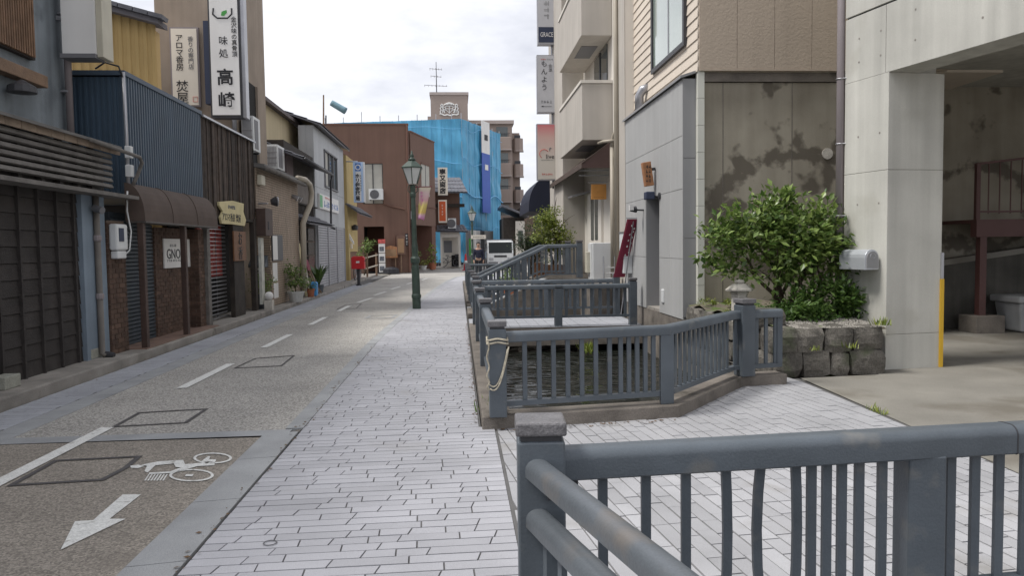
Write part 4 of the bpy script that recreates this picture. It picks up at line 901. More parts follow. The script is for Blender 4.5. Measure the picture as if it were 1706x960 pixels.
# ---- white panel building
t = WB = thing('panel_building', 'pale grey panel-clad building with roller shutter and long tile-edged roof', 'building', (-6,33,0))
XW = -5.3
build(MB().box(-5.86,XW-.02,29.22,36.6,.1,6.15), 'wall', PANELW, t)
for i in range(7):
    y0 = 29.22+i*1.055
    for z0, z1 in ((2.55,3.95),(3.96,6.2)):
        if z1 > 4 and 2 <= i <= 4: 
            pbox('panel', PANELW, t, XW-.02, XW, y0, y0+1.045, 5.55, 6.2); pbox('panel', PANELW, t, XW-.02, XW, y0, y0+1.045, 3.96, 4.12)
        else: pbox('panel', PANELW, t, XW-.02, XW, y0, y0+1.045, z0, z1)
for i in range(2): pbox('panel', PANELW, t, -5.85+i*.28, -5.85+i*.28+.27, 29.20, 29.219, .2, 6.2)
w_ = build(MB().box(XW-.016,XW-.004,31.35,34.45,4.1,5.57), 'window', GLASS, t); 
for y in (31.33,32.35,33.4,34.40): build(MB().box(XW-.015,XW+.05,y,y+.07,4.14,5.52), 'window_frame', GREYI, w_)
for z in (4.08,5.52): build(MB().box(XW-.014,XW+.07,31.30,34.50,z,z+.06), 'window_frame', GREYI, w_)
build(MB().box(XW-.003,XW-.001,31.5,32.2,4.15,5.5), 'curtain', CURT, w_)
tiled('roof', t, (-5.02,29.0,6.22), (-5.02,36.9,6.22), (-8,36.9,7.3), (-8,29.0,7.3), rows=6)
m_ = MB(); z = .12
for k in range(3):
    z = .12
    while z < 2.5: m_.ext([(XW-.01,29.5+k*2.25,z),(XW+.015,29.5+k*2.25,z+.02),(XW+.015,29.5+k*2.25,z+.07),(XW-.01,29.5+k*2.25,z+.09)], (0,2.18,0)); z += .1
build(m_, 'roller_shutter', SHUT_G, t)
for k in range(4): build(MB().box(XW,XW+.05,29.42+k*2.25,29.5+k*2.25,.1,2.55), 'shutter_post', SHUT_G, t)
o = thing('shop_sign', 'long white shop sign with blue characters on the pale grey building', 'sign', (XW+.05,31,3.2))
build(MB().box(XW+.005,XW+.08,29.7,34.3,3.15,3.72), 'panel', BWHITE, o); build(MB().box(XW+.081,XW+.085,29.75,30.3,3.2,3.67), 'green_patch', mat('green_print', (.2,.45,.25,1)), o)
marks(BLUEI, o, (XW+.081,32.4,3.37), 3.6, .34, 8, 1, 'E', 4); marks(REDI, o, (XW+.081,31.6,3.62), 1.6, .12, 6, 1, 'E', 5)
# ---- ochre narrow building with the pharmacy sign
t = OC = thing('ochre_building', 'narrow ochre building with a small tiled eave and recessed window', 'building', (-5.6,38.3,0))
build(MB().box(-8,-5.2,36.75,40.3,1.45,6), 'wall', YEL_W, t); build(MB().box(-8,-5.3,36.75,40.3,.1,1.45), 'dado', WOODD, t); build(MB().box(-5.35,-5.15,36.62,37.1,.1,2.5), 'pier', YEL_W, t)
tiled('eave', t, (-4.55,36.7,3.25), (-4.55,41.5,3.25), (-5.25,41.5,3.75), (-5.25,36.7,3.75), rows=3)
build(MB().lathe(-5.05,38.2,[(.12,2.5),(.16,2.6),(.16,2.7),(.05,2.78)],10), 'lamp', DARKM, t); build(MB().box(-5.2,-5.12,37.5,37.7,1.6,1.85), 'intercom', BCREAM, t)
build(MB().ext([(-5.2,36.9,2.4),(-4.95,36.9,1.9),(-4.95,36.9,1.8),(-5.2,36.9,2.1)], (0,.15,0)), 'small_canopy', BWHITE, t)
t = thing('lightbox_sign', 'pale blue and white vertical pharmacy lightbox beside the ochre building', 'sign', (-5,37,3.9))
a = PY(588,270,36.7); b = PY(606,337,36.7)
build(MB().box(a.x,b.x,36.66,36.95,b.z,a.z), 'case', SKYB, t); build(MB().box(a.x+.12,b.x-.1,36.64,36.665,b.z+.05,a.z-.45), 'face', BWHITE, t); build(MB().box(b.x+.001,b.x+.06,36.7,36.9,b.z,a.z), 'side', BWHITE, t)
cx = (a.x+b.x)/2; build(MB().tube([(cx+.11*math.cos(q*math.pi/8),36.65,a.z-.25+.11*math.sin(q*math.pi/8)) for q in range(17)], .025, 5), 'ring_mark', BWHITE, t); build(MB().box(a.x+.1,b.x-.1,36.645,36.66,a.z-.42,a.z-.05), 'mark_ground', BLUEI, t)
text('ホリ保安薬局', BLACKI, t, (cx-.03,36.635,(a.z+b.z)/2-.24), .215, 'S', True, .98, bold=.008); marks(BLACKI, t, (cx+.12,36.639,(a.z+b.z)/2-.05), .08, .8, 1, 7, 'S', 6)
build(MB().tube([(a.x-.5,36.8,a.z+.04),(a.x+.2,36.8,a.z+.04)], .03, 6), 'bracket', ALU, t)
# red pillar box
t = thing('post_box', 'red post box on a black pole at the kerb', 'post box', (-4.4,33.6,0))
x, y = -4.33, 33.6
m_ = MB().ext([(x-.28,y-.22,.72),(x+.28,y-.22,.72),(x+.28,y-.22,1.2),(x+.2,y-.22,1.27),(x-.2,y-.22,1.27),(x-.28,y-.22,1.2)], (0,.44,0)); build(m_, 'body', RED, t, bevel=.02)
build(MB().box(x+.282,x+.29,y-.15,y+.15,1.05,1.1), 'slot', BLACKI, t); build(MB().box(x-.07,x+.07,y-.226,y-.22,.98,1.06), 'mark', BWHITE, t)
build(MB().cyl((x,y,0),(x,y,.72),.07,.07,12), 'pole', DARKM, t); build(MB().cyl((x,y,0),(x,y,.05),.13,.12,12), 'base', DARKM, t)
# parked bicycles
def bicycle(label, x, y, z, ang, m_, s=1.):
    t = thing('bicycle', label, 'bicycle', (x,y,z), 'parked bicycles'); d = Vector((math.cos(ang), math.sin(ang), 0)); o = Vector((x,y,z)); up = Vector((0,0,1))
    Q = lambda u, v: o+d*u*s+up*v*s
    for u in (-.52,.52):
        wv_ = build(MB().tube([Q(u+.32*math.cos(a*math.pi/12), .34+.32*math.sin(a*math.pi/12)) for a in range(25)], .022, 6), 'wheel', DARKM, t)
        build(MB().tube([Q(u+.29*math.cos(a*math.pi/12), .34+.29*math.sin(a*math.pi/12)) for a in range(25)], .01, 5), 'rim', ALU, wv_)
        sp = MB()
        for k in range(9): sp.cyl(Q(u,.34), Q(u+.29*math.cos(k*.7), .34+.29*math.sin(k*.7)), .003, .003, 4)
        build(sp, 'spokes', ALU, wv_)
    f = MB()
    for a, b in (((-.52,.34),(-.12,.32)),((-.12,.32),(-.2,.78)),((-.2,.72),(.36,.78)),((-.12,.32),(.36,.70)),((.33,.92),(.52,.34)),((-.52,.34),(-.2,.70))): f.cyl(Q(*a), Q(*b), .018, .018, 6)
    build(f, 'frame', m_, t); build(MB().ext([Q(-.34,.84), Q(-.08,.83), Q(-.08,.88), Q(-.34,.90)], d.cross(up)*.14), 'saddle', BLACKI, t)
    n = d.cross(up); build(MB().tube([Q(.28,.98)-n*.26, Q(.33,.99)-n*.1, Q(.33,.99)+n*.1, Q(.28,.98)+n*.26], .014, 6), 'handlebar', ALU, t)
    b = build(MB().ext([Q(.42,.72)-n*.16, Q(.74,.72)-n*.16, Q(.76,.96)-n*.18, Q(.40,.96)-n*.18], n*.34), 'basket', DARKM, t)
bicycle('bicycle parked against the ochre wall behind the post box', -4.85, 37.2, .1, 1.5, mat('bike_grey', (.2,.2,.22,1), .4))
# ---- bamboo guard rails and shrub by the ochre corner
t = thing('guard_rail', 'two pale bamboo rails on posts by the ochre corner', 'rail', (-4.6,41,.1))
for z in (.62,1.18): build(MB().cyl((-4.85,40.4,z-.08),(-4.45,42.6,z+.06),.04,.04,10), 'bamboo_rail', PIPE_C, t)
for y in (40.6,42.4): build(MB().cyl((-4.72+.16*(y-41),y,.1),(-4.72+.16*(y-41),y,1.35),.05,.05,8), 'post', BEAMW, t)
t = thing('street_shrub', 'leafy green shrub before the dark garage opening', 'shrub', (-5.3,43.5,.05)); limbs('trunk', t, (-5.3,43.5,.05), [(-5.4,43.4,1.6),(-5.1,43.6,1.8),(-5.3,43.8,1.7)], .03, 3)
leaves('crown', LEAF_S, t, [(-5.2,43.5,1.75,.38,.35,.30),(-5.45,43.5,1.0,.2,.3,.45)], 420, .14, 8, shell=.3)
# ---- brown rendered building
t = BR = thing('brown_building', 'large plain brown rendered building with a dark garage opening', 'building', (-6,51,0))
YS = 48.3
zT = 9.2
def wall_s(x0, x1, z0, z1, n='wall'): build(MB().box(x0,x1,YS,YS+.3,z0,z1), n, BROWN_W, t)
wall_s(-14,-5.85,.05,zT); wall_s(-5.85,-4.6,6.85,zT); wall_s(-5.85,-4.6,2.95,4.35); wall_s(-4.6,-3.0,.05,zT)
build(MB().box(-13.9,-3.1,YS+.31,58,zT-.4,zT-.1), 'roof', BROWN_D, t); build(MB().box(-14,-2.98,YS-.02,YS+.32,zT,zT+.1), 'parapet_cap', BROWN_D, t)
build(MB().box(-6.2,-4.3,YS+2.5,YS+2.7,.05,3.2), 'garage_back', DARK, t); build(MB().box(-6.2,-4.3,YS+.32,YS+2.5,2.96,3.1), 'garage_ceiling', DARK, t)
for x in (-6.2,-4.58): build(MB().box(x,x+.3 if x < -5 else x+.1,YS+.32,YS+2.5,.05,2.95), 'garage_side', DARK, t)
w_ = build(MB().box(-5.84,-4.61,YS+.16,YS+.2,4.36,6.84), 'window', GLASS, t); build(MB().box(-5.75,-5.25,YS+.10,YS+.15,4.4,6.8), 'curtain', CURT, w_); build(MB().box(-5.2,-4.65,YS+.10,YS+.15,4.4,6.8), 'curtain', CURT, w_); build(MB().box(-5.24,-5.19,YS+.06,YS+.16,4.36,6.84), 'window_bar', DARKM, w_)
ac_unit('air conditioner hung before the window of the brown building', -5.45, -4.58, YS-.35, YS-.02, 4.55, 5.25, 'S')
build(MB().tube([(-4.6,YS-.04,4.35),(-4.2,YS-.04,4.2),(-3.3,YS-.04,4.0)], .04, 6), 'cable_duct', BROWN_D, t)
build(MB().tube([(-3.06,YS-.06,.1),(-3.06,YS-.06,zT)], .06, 8), 'downpipe', BROWN_D, t)
for x, h in ((-4.3,1.9),(-3.95,2.4),(-3.78,2.2)): build(MB().tube([(x,YS-.05,.1),(x,YS-.05,h)], .025, 6), 'conduit', BROWN_D, t)
# second volume: upper storey oversails a recessed entrance
d = Vector((1.36,5.2,0)).normalized(); n_ = Vector((d.y,-d.x,0)); c0 = Vector((-2.96,49.8,0)); ln = 5.4; c1 = c0+d*ln
def vol(a, b, inn, z0, z1, nm, m_, off=0): A_ = c0+d*a+n_*off; B_ = c0+d*b+n_*off; build(MB().ext([(q.x,q.y,z0) for q in (A_, B_, B_-n_*inn, A_-n_*inn)], (0,0,z1-z0)), nm, m_, t)
vol(0, ln, 4, 3.1, 9.0, 'upper_storey', BROWN_W); vol(0, ln, 2.6, .1, 3.1, 'recess_wall', BROWN_D, -1.3); vol(ln-.9, ln, 1.4, .1, 3.1, 'pier', BROWN_D, -.02)
vol(0, ln, .1, 4.35, 4.42, 'string_course', BROWN_D, .05); vol(0, ln, .3, 9.0, 9.08, 'upper_cap', BROWN_D, .04); vol(2.2, 4.0, .2, 5.1, 7.2, 'window', CURT, .015); vol(3.06, 3.14, .2, 5.1, 7.2, 'window_bar', DARKM, .03); vol(2.1, 4.1, .2, 7.2, 7.28, 'window_head', BROWN_D, .06)
for lb, px, w2, z0, z1, m2, nm in (('wooden cabinet on legs before the brown wall',-4.2,.85,1.0,1.75,WOODS,'notice_cabinet'),('brown notice case on a post by the brown wall',-3.55,.5,1.2,2.4,BROWN_W,'notice_case')):
    o = thing(nm, lb, 'notice board', (px,YS-.35,.1)); 
    build(MB().ext([(px-w2/2,YS-.45,z0),(px+w2/2,YS-.45,z0),(px+w2/2,YS-.45,z1-.1),(px,YS-.45,z1),(px-w2/2,YS-.45,z1-.1)], (0,.3,0)), 'case', m2, o, bevel=.01)
    build(MB().box(px-w2/2+.06,px+w2/2-.06,YS-.47,YS-.452,z0+.1,z1-.22), 'panel', mat('case_panel', (.26,.16,.09,1)), o)
    for q in ((-.3,.3) if w2 > .6 else (0,)): build(MB().box(px+q-.03,px+q+.03,YS-.38,YS-.32,.05,z0), 'leg', BEAMW, o)
o = thing('sign_stand', 'white stacked notice stand with photo panels beside the garage opening', 'sign', (-4.72,YS-.5,.05))
for k in range(3): build(MB().box(-4.9,-4.52,YS-.6,YS-.4,.12+k*.6,.68+k*.6), 'panel', BWHITE, o); build(MB().box(-4.85,-4.58,YS-.61,YS-.6,.22+k*.6,.5+k*.6), 'print', mat('photo_print', (.12,.13,.15,1), .7, .6, 9), o)
build(MB().box(-4.92,-4.5,YS-.62,YS-.38,1.9,2.15), 'red_header', mat('red_print', (.5,.1,.09,1), .7, .3, 8), o); build(MB().box(-4.95,-4.47,YS-.65,YS-.35,.04,.11), 'base', DARKM, o)
o = build(MB().lathe(-4.15,YS-.75,[(.5,.05),(.48,.3),(.3,.42),(.05,.45)],14), 'covered_bundle', mat('black_sheet', (.02,.02,.025,1), .6, .3, 4, .6, 9)); tag(o, 'low black covered bundle at the foot of the brown wall', 'bundle')
o = thing('vertical_banner', 'narrow black and white lettered strip sign on the brown corner', 'sign', (-2.95,YS-.05,.6)); build(MB().box(-2.93,-2.72,YS+.2,YS+.26,.6,3.9), 'strip', BLACKI, o); build(MB().box(-2.94,-2.71,YS+.18,YS+.27,3.4,3.9), 'header', ALU, o)
marks(BWHITE, o, (-2.825,YS+.199,2.0), .2, 2.6, 1, 10, 'S', 7)
o = thing('name_plate', 'small black name plate with white characters on the brown wall', 'sign', (-3.2,YS-.02,1.7)); build(MB().box(-3.3,-3.12,YS-.03,YS-.005,1.72,2.5), 'plate', BLACKI, o); marks(BWHITE, o, (-3.21,YS-.031,2.1), .14, .7, 1, 4, 'S', 8)
pot_plant('yellow-green leafy plant in a terracotta pot at the recessed entrance', -1.75, 51.9, .12, .26, .45, .95, LEAF_Y, TERRA, 21, ls=.2, n=160)
pot_plant('small bright green plant at the brown corner behind the lamp post', -2.75, 50.4, .12, .2, .3, 1.0, LEAF_S, POT_G, 22, ls=.16, n=140)
pot_plant('small low flowering plant in a white pot beside the terracotta pot', -2.35, 51.2, .12, .24, .3, .35, LEAF_Y, POT_W, 23, ls=.14, n=120)

# ================================================================== FAR END OF THE STREET
t = SN = thing('small_shop', 'narrow old shop house with tiled eaves and a white open front beside the brown building', 'shop', (-.6,58,0))
d = Vector((1.45,3.6,0)).normalized()
Y8 = 57.6
build(MB().box(-2.2,.15,Y8+.6,64,2.9,6.0), 'upper_wall', BROWN_W, t)
build(MB().box(-1.35,-1.2,Y8,Y8+.6,.12,2.75), 'post', BALC_L, t); build(MB().box(.0,.15,Y8,Y8+.6,.12,2.6), 'post', BALC_L, t); build(MB().box(-1.2,.0,Y8,Y8+.5,2.35,2.75), 'lintel', BALC_L, t)
build(MB().box(-1.3,.1,Y8+.9,Y8+1.0,.12,2.9), 'inner_wall', BALC_L, t); build(MB().box(-1.1,-.5,Y8+.85,Y8+.9,1.2,2.1), 'lattice_window', GREYI, t); build(MB().box(-.55,.0,Y8+.83,Y8+.9,.15,1.0), 'door', DARK, t)
tiled('lower_eave', t, (-1.6,Y8-.4,2.8), (.75,Y8-.4,2.75), (.4,Y8+.7,3.3), (-1.6,Y8+.7,3.3), rows=3)
tiled('upper_eave', t, (-1.8,Y8-.3,5.7), (.75,Y8-.3,5.65), (.2,Y8+2.5,7.0), (-1.8,Y8+2.5,7.0), rows=4)
build(MB().box(-1.9,.5,Y8+.2,Y8+.35,4.6,4.85), 'beam', OLDW, t)
bicycle('dark bicycle parked inside the white shop front', -.65, Y8+.4, .12, .12, DARKM)
ac_unit('air conditioner on the small lower eave under the red sign', -.75, -.15, Y8-.25, Y8+.1, 2.95, 3.75, 'S')
t = thing('lightbox_sign', 'cream vertical sign with four bold black characters by the blue tarpaulin', 'sign', (-1,Y8-.5,5.3))
a = PY(729,279,57); b = PY(746,325,57); build(MB().box(a.x,b.x,57,57.3,b.z,a.z), 'case', BCREAM, t); build(MB().box(a.x-.02,b.x+.02,57.01,57.29,b.z-.03,b.z), 'frame', GREYI, t)
text('専又商店', BLACKI, t, ((a.x+b.x)/2,56.995,(a.z+b.z)/2), .45, 'S', True, 1.02, bold=.02)
t = thing('lightbox_sign', 'orange-red vertical lightbox below the cream sign', 'sign', (-1,57,3.6))
a = PY(730,333,57); b = PY(745,371,57); build(MB().box(a.x,b.x,57,57.25,b.z,a.z), 'case', BCREAM, t); build(MB().box(a.x+.06,b.x-.1,56.985,57,b.z+.12,a.z-.12), 'face', ORANGE, t); marks(BCREAM, t, ((a.x+b.x)/2-.02,56.984,(a.z+b.z)/2+.1), .14, .9, 1, 4, 'S', 12)
# ---- building wrapped in blue tarpaulin
t = TP = thing('wrapped_building', 'building site wrapped in bright blue tarpaulin with a white and blue banner', 'building', (0,72,0))
c0 = PY(770,300,66); c0 = Vector((c0.x,66,0)); c1 = Vector((4.2,74.8,0)); c2 = Vector((-13,68.6,0)); zT = 12.5
def tarp(A_, B_, z0, z1, nu, nv, seed, nm):
    r = random.Random(seed); dd = (B_-A_); n = Vector((dd.y,-dd.x,0)).normalized(); V = []; ph = [r.uniform(0,6) for _ in range(6)]
    for j in range(nv+1):
        for i in range(nu+1):
            u = i/nu; z = z0+(z1-z0)*j/nv; L_ = dd.length*u
            bd = z % 3.05; w2 = .03*math.sin(L_*2.1+ph[0])+.05*math.sin(L_*3.3+z*2.2+ph[3])*math.exp(-(bd-1.2)**2*1.5)+.02*math.sin(L_*9+z*3+ph[4])+.03*math.sin(L_*5+ph[1]+z*.4)+.035*math.sin(z*3+ph[2]+L_*.7)-.10*abs(math.sin(z*math.pi/3.3))*.5
            V.append((A_.x+dd.x*u+n.x*w2, A_.y+dd.y*u+n.y*w2, z))
    build(MB().add(V, [(j*(nu+1)+i, j*(nu+1)+i+1, (j+1)*(nu+1)+i+1, (j+1)*(nu+1)+i) for j in range(nv) for i in range(nu)]), nm, TARP, t, fix=False, smooth=True)
tarp(c2, c0, .3, zT, 70, 60, 1, 'tarpaulin'); tarp(c0, c1, .3, zT, 50, 60, 2, 'tarpaulin')
for i in range(4):                       # lashed seams and folds
    z = 3.3+2.9*i; lr = (.025,.06,.03,.02)[i]
    for A_, B_ in ((c2,c0),(c0,c1)):
        n = Vector(((B_-A_).y,-(B_-A_).x,0)).normalized(); P = []
        for k in range(26): u = k/25; q = A_+(B_-A_)*u+n*.16; P.append((q.x,q.y,z+.18*math.sin(u*9+i)-.25*math.sin(u*math.pi*2.5)**2))
        build(MB().tube(P, lr, 6), 'lashing', mat('tarp_fold', (.16,.45,.72,1), .5, .1), t, smooth=True)
for A_, B_, nn_ in ((c2,c0,16),(c0,c1,7)):
    for k in range(1, nn_):
        q = A_+(B_-A_)*(k/nn_); n = Vector(((B_-A_).y,-(B_-A_).x,0)).normalized()*.10; build(MB().cyl((q.x+n.x,q.y+n.y,.4),(q.x+n.x,q.y+n.y,zT),.02,.02,5), 'seam_and_pole_line', mat('seam_and_pole_line', (.06,.24,.42,1), .6), t)  # darker blue tubes: seams, plus scaffold showing through put into the colour
for u in [0,.12,.24,.36,.48,.6,.72,.84,.94,1]:
    q = c2+(c0-c2)*u; build(MB().cyl((q.x,q.y+.2,0),(q.x,q.y+.2,zT+.5+.4*(u == .36)),.035,.035,6), 'scaffold_pole', ALU, t)
for u in [.2,.4,.6,.8,1]:
    q = c0+(c1-c0)*u; build(MB().cyl((q.x-.1,q.y+.1,0),(q.x-.1,q.y+.1,zT+.25),.035,.035,6), 'scaffold_pole', ALU, t)
build(MB().prism([(c2.x,c2.y+.5),(c0.x-.3,c0.y+.6),(c1.x-.5,c1.y),(-4,83),(-13,82)], .0, zT-.3), 'inner_building', mat('site_grey', (.22,.25,.28,1)), t)
n = Vector(((c1-c0).y,-(c1-c0).x,0)).normalized()
for u0, u1, z0, z1, m_ in ((.43,.64,10.1,13.0,BWHITE),(.43,.64,4.7,10.1,TARP2)):
    A_ = c0+(c1-c0)*u0+n*.22; B_ = c0+(c1-c0)*u1+n*.22; build(MB().ext([(A_.x,A_.y,z0),(B_.x,B_.y,z0),(B_.x,B_.y,z1),(A_.x,A_.y,z1)], -n*.03), 'banner', m_, t)
A_ = c0+(c1-c0)*.5+n*.26; B_ = c0+(c1-c0)*.58+n*.26
build(MB().ext([(A_.x,A_.y,8.6),(B_.x,B_.y,8.6),(B_.x,B_.y,9.1),(A_.x,A_.y,9.1)], -n*.03), 'banner_mark', BWHITE, t); build(MB().ext([(A_.x,A_.y,11.3),(B_.x,B_.y,11.3),(B_.x,B_.y,11.8),(A_.x,A_.y,11.8)], -n*.03), 'banner_mark', BLACKI, t)
hd = thing('site_hoarding', 'white site hoarding panels at the foot of the blue tarpaulin', 'hoarding', (1.5,64,0))
for i in range(6):
    A_ = Vector((.6,63.2,0))+(c1-c0)*.11*i; B_ = A_+(c1-c0)*.105; build(MB().ext([(A_.x,A_.y,.0),(B_.x,B_.y,.0),(B_.x,B_.y,3.0),(A_.x,A_.y,3.0)], (.03,-.02,0)), 'panel', BWHITE if i % 3 else ALU, hd)
build(MB().box(.85,1.02,63.1,63.2,.9,2.3), 'green_notice', GREENI, hd)
o = thing('street_sign', 'small horizontal plate on the far lamp post', 'sign', (1,44,2)); build(MB().box(.66,1.42,39.93,39.97,2.02,2.22), 'plate', BCREAM, o); marks(GREYI, o, (1.04,39.925,2.12), .6, .09, 7, 1, 'S', 14)
# ---- tower block with crest and aerial
t = thing('crest_tower', 'brown rooftop tower with a white crest above the tarpaulin', 'building', (-.8,85,0))
a = PY(717,156,85); b = PY(779,156,85)
build(MB().box(a.x,b.x,85,90,0,18.2), 'wall', APT, t); build(MB().box(a.x-.1,b.x+.1,84.9,90.1,18.2,18.5), 'parapet', APT_L, t); build(MB().box(a.x-.35,a.x,85,88,0,15.9), 'side_block', APT, t)
cx = (a.x+b.x)/2; cz = 16.75
e = MB(); Y9 = 84.95
sh = [(cx-.38,cz+.25),(cx+.38,cz+.25),(cx+.38,cz-.15),(cx,cz-.52),(cx-.38,cz-.15),(cx-.38,cz+.25)]
e.tube([(x,Y9,z) for x,z in sh], .05, 5); e.tube([(cx,Y9,cz+.25),(cx,Y9,cz-.5)], .05, 5); e.tube([(cx-.38,Y9,cz-.05),(cx+.38,Y9,cz-.05)], .04, 5)
e.tube([(cx-.55+1.1*k/10,Y9,cz+.36+.22*math.sin(k*math.pi/10)) for k in range(11)], .08, 5); e.tube([(cx-.3+.6*k/8,Y9,cz+.42+.08*math.sin(k*math.pi/8)) for k in range(9)], .09, 5)
e.tube([(cx-1.05+2.1*k/14,Y9,cz-.62-.13*math.sin(k*math.pi/14)+.05*math.sin(k*1.4)) for k in range(15)], .08, 5)
for s in (-1,1):
    e.tube([(cx+s*x,Y9,cz+z) for x,z in ((.5,-.5),(.62,-.2),(.72,.1),(.66,.35),(.8,.45),(.92,.35),(.84,.15),(.98,0),(.88,-.2),(1.0,-.4),(.9,-.55))], .075, 5)
    e.tube([(cx+s*x,Y9,cz+z) for x,z in ((.45,.1),(.58,.18),(.7,.05))], .05, 5); e.tube([(cx+s*x,Y9,cz+z) for x,z in ((.42,-.2),(.56,-.1),(.75,-.2),(.72,-.5))], .05, 5)
build(e, 'crest', BWHITE, t)
t = thing('aerial', 'tall multi-element television aerial on the crest tower', 'aerial', (-2.2,86,18.5))
x = PY(727,130,86).x; build(MB().cyl((x,86,18.5),(x,86,22.0),.06,.03,8), 'mast', DARKM, t)
for z, l, k in ((21.2,.7,5),(20.4,.6,4),(19.4,1.3,7)):
    build(MB().cyl((x-l,86,z+.08),(x+l*.9,86,z-.05),.03,.03,6), 'boom', ALU, t)
    for i in range(k): q = x-l+l*1.85*i/(k-1); build(MB().cyl((q,85.5,z),(q,86.5,z),.02,.02,5), 'element', ALU, t)
# ---- balconied apartment block
t = thing('apartment_block', 'brown apartment block with stacked balconies behind the tarpaulin', 'building', (5,88,0))
build(MB().box(1,6.3,88,100,0,15.5), 'wall', APT, t); build(MB().box(.9,6.5,87.6,100,15.502,15.9), 'parapet', APT_L, t); build(MB().box(6.302,7.3,90,100,0,14.8), 'wing', APT, t)
for i in range(5):
    z = 1.2+i*2.95
    build(MB().box(4.2,6.1,87.4,87.99,z-.35,z+1.0), 'balcony', APT, t, bevel=.05); build(MB().box(4.15,6.15,87.3,87.99,z-.5,z-.352), 'balcony_edge', APT_L, t); build(MB().box(4.5,5.8,87.94,87.995,z+1.0,z+2.2), 'window', GLASS, t)
    for k in range(8): pbox('railing_bar', DARKM, t, 4.3+k*.22, 4.33+k*.22, 87.5, 87.53, z+1.0, z+1.35)
    build(MB().box(4.25,6.05,87.48,87.54,z+1.35,z+1.41), 'railing', DARKM, t)
    m_ = MB(); P = [(6.5,89.98),(6.5,89.2),(6.7,88.9),(7.2,88.8),(7.6,89.1),(7.7,89.98)]; m_.prism(P, z-.3, z+1.05); build(m_, 'round_balcony', APT, t); m_ = MB(); m_.prism([(x+.05,y-.05) for x,y in P], z-.45, z-.301); build(m_, 'balcony_edge', APT_L, t); build(MB().box(6.6,7.3,88.9,88.95,z+1.05,z+1.4), 'railing', DARKM, t)
# ---- low old house and parked truck beyond the bend
t = thing('low_house', 'low dark house with a grey sloping roof beyond the truck', 'house', (5,66,0))
build(MB().box(3.75,5.5,64,70,0,4.0), 'wall', OLDW, t); build(MB().ext([(3.6,63.2,4.9),(5.8,63.2,4.0),(5.8,63.2,4.15),(3.6,63.2,5.1)], (0,7,0)), 'roof', TILE_R, t); build(MB().box(4.75,5.5,63.7,63.99,0,3.7), 'pale_wall', BALC_L, t); build(MB().box(4.95,5.35,63.66,63.7,1.6,2.9), 'window', GLASS, t)
t = thing('distant_house', 'brownish house at the right behind the tree by the sky', 'house', (7.5,80,0)); build(MB().box(6.6,12,80,90,0,5.6), 'wall', mat('far_brown', (.17,.12,.09,1)), t); build(MB().ext([(6.4,79.6,5.6),(12.3,79.6,5.6),(9.3,79.6,6.6)], (0,10.8,0)), 'roof', TILE_R, t); build(MB().box(8,9,79.9,79.99,3.6,4.8), 'window', GLASS, t)
t = thing('truck', 'small white flatbed truck facing the camera before the blue tarpaulin', 'truck', (3,50,0))
TX, TYf = 1.95, 52.0; W2 = 1.75
prof = [(TYf,.45),(TYf,1.15),(TYf+.28,1.98),(TYf+1.35,2.02),(TYf+1.45,.45)]
build(MB().ext([(TX,y,z) for y,z in prof], (W2,0,0)), 'cab', WPLAST, t, bevel=.05)
def onfront(u0, u1, v0, v1, off=.012):
    f = lambda v: (TYf+.28*v-off, 1.15+.83*v-off*.3); (ya, za), (yb, zb) = f(v0), f(v1); return [(TX+W2*u0,ya,za),(TX+W2*u1,ya,za),(TX+W2*u1,yb,zb),(TX+W2*u0,yb,zb)]
build(MB().ext(onfront(.05,.95,.02,.9), (0,.02,.0)), 'windscreen', GLASS_T, t)
for u in (.06,.78): build(MB().box(TX+W2*u,TX+W2*(u+.16),TYf-.025,TYf,.68,.85), 'headlight', ALU, t)
build(MB().box(TX+.05,TX+W2-.05,TYf-.06,TYf,.42,.58), 'bumper', GREYI, t); build(MB().box(TX+.45,TX+W2-.45,TYf-.02,TYf,.88,1.02), 'grille', DARKM, t); build(MB().box(TX+.7,TX+1.05,TYf-.07,TYf-.06,.45,.56), 'number_plate', BWHITE, t)
for s in (-.16, W2+.04): build(MB().box(TX+s,TX+s+.12,TYf+.1,TYf+.16,1.45,1.8), 'mirror', DARKM, t)
build(MB().box(TX-.02,TX+W2+.02,TYf+1.5,TYf+4.2,.8,1.25), 'flatbed', ALU, t); build(MB().box(TX,TX+W2,TYf+1.5,TYf+1.56,1.25,2.1), 'headboard', ALU, t)
for y in (TYf+.55,TYf+3.2):
    for x in (TX+.02,TX+W2-.22):
        wv_ = build(MB().cyl((x,y,.32),(x+.2,y,.32),.32,.32,18), 'wheel', BLACKI, t); build(MB().cyl((x-.006,y,.32),(x+.206,y,.32),.17,.17,14), 'rim', ALU, wv_)
build(MB().ext([(TX+W2+.001,TYf+.25,1.2),(TX+W2+.001,TYf+.95,1.2),(TX+W2+.001,TYf+.95,1.85),(TX+W2+.001,TYf+.38,1.85)], (.012,0,0)), 'side_window', GLASS, t)
o = thing('traffic_cone', 'red traffic cone at the bend before the tarpaulin', 'cone', (.5,53,0)); x, y = PY(776,440,53).x, 53.
build(MB().lathe(x,y,[(.2,.03),(.17,.06),(.05,1.1),(.035,1.14)],14), 'cone', RED, o, smooth=True); build(MB().box(x-.27,x+.27,y-.27,y+.27,.0,.035), 'base', RED, o); build(MB().lathe(x,y,[(.135,.45),(.105,.68)],14), 'band', BWHITE, o)
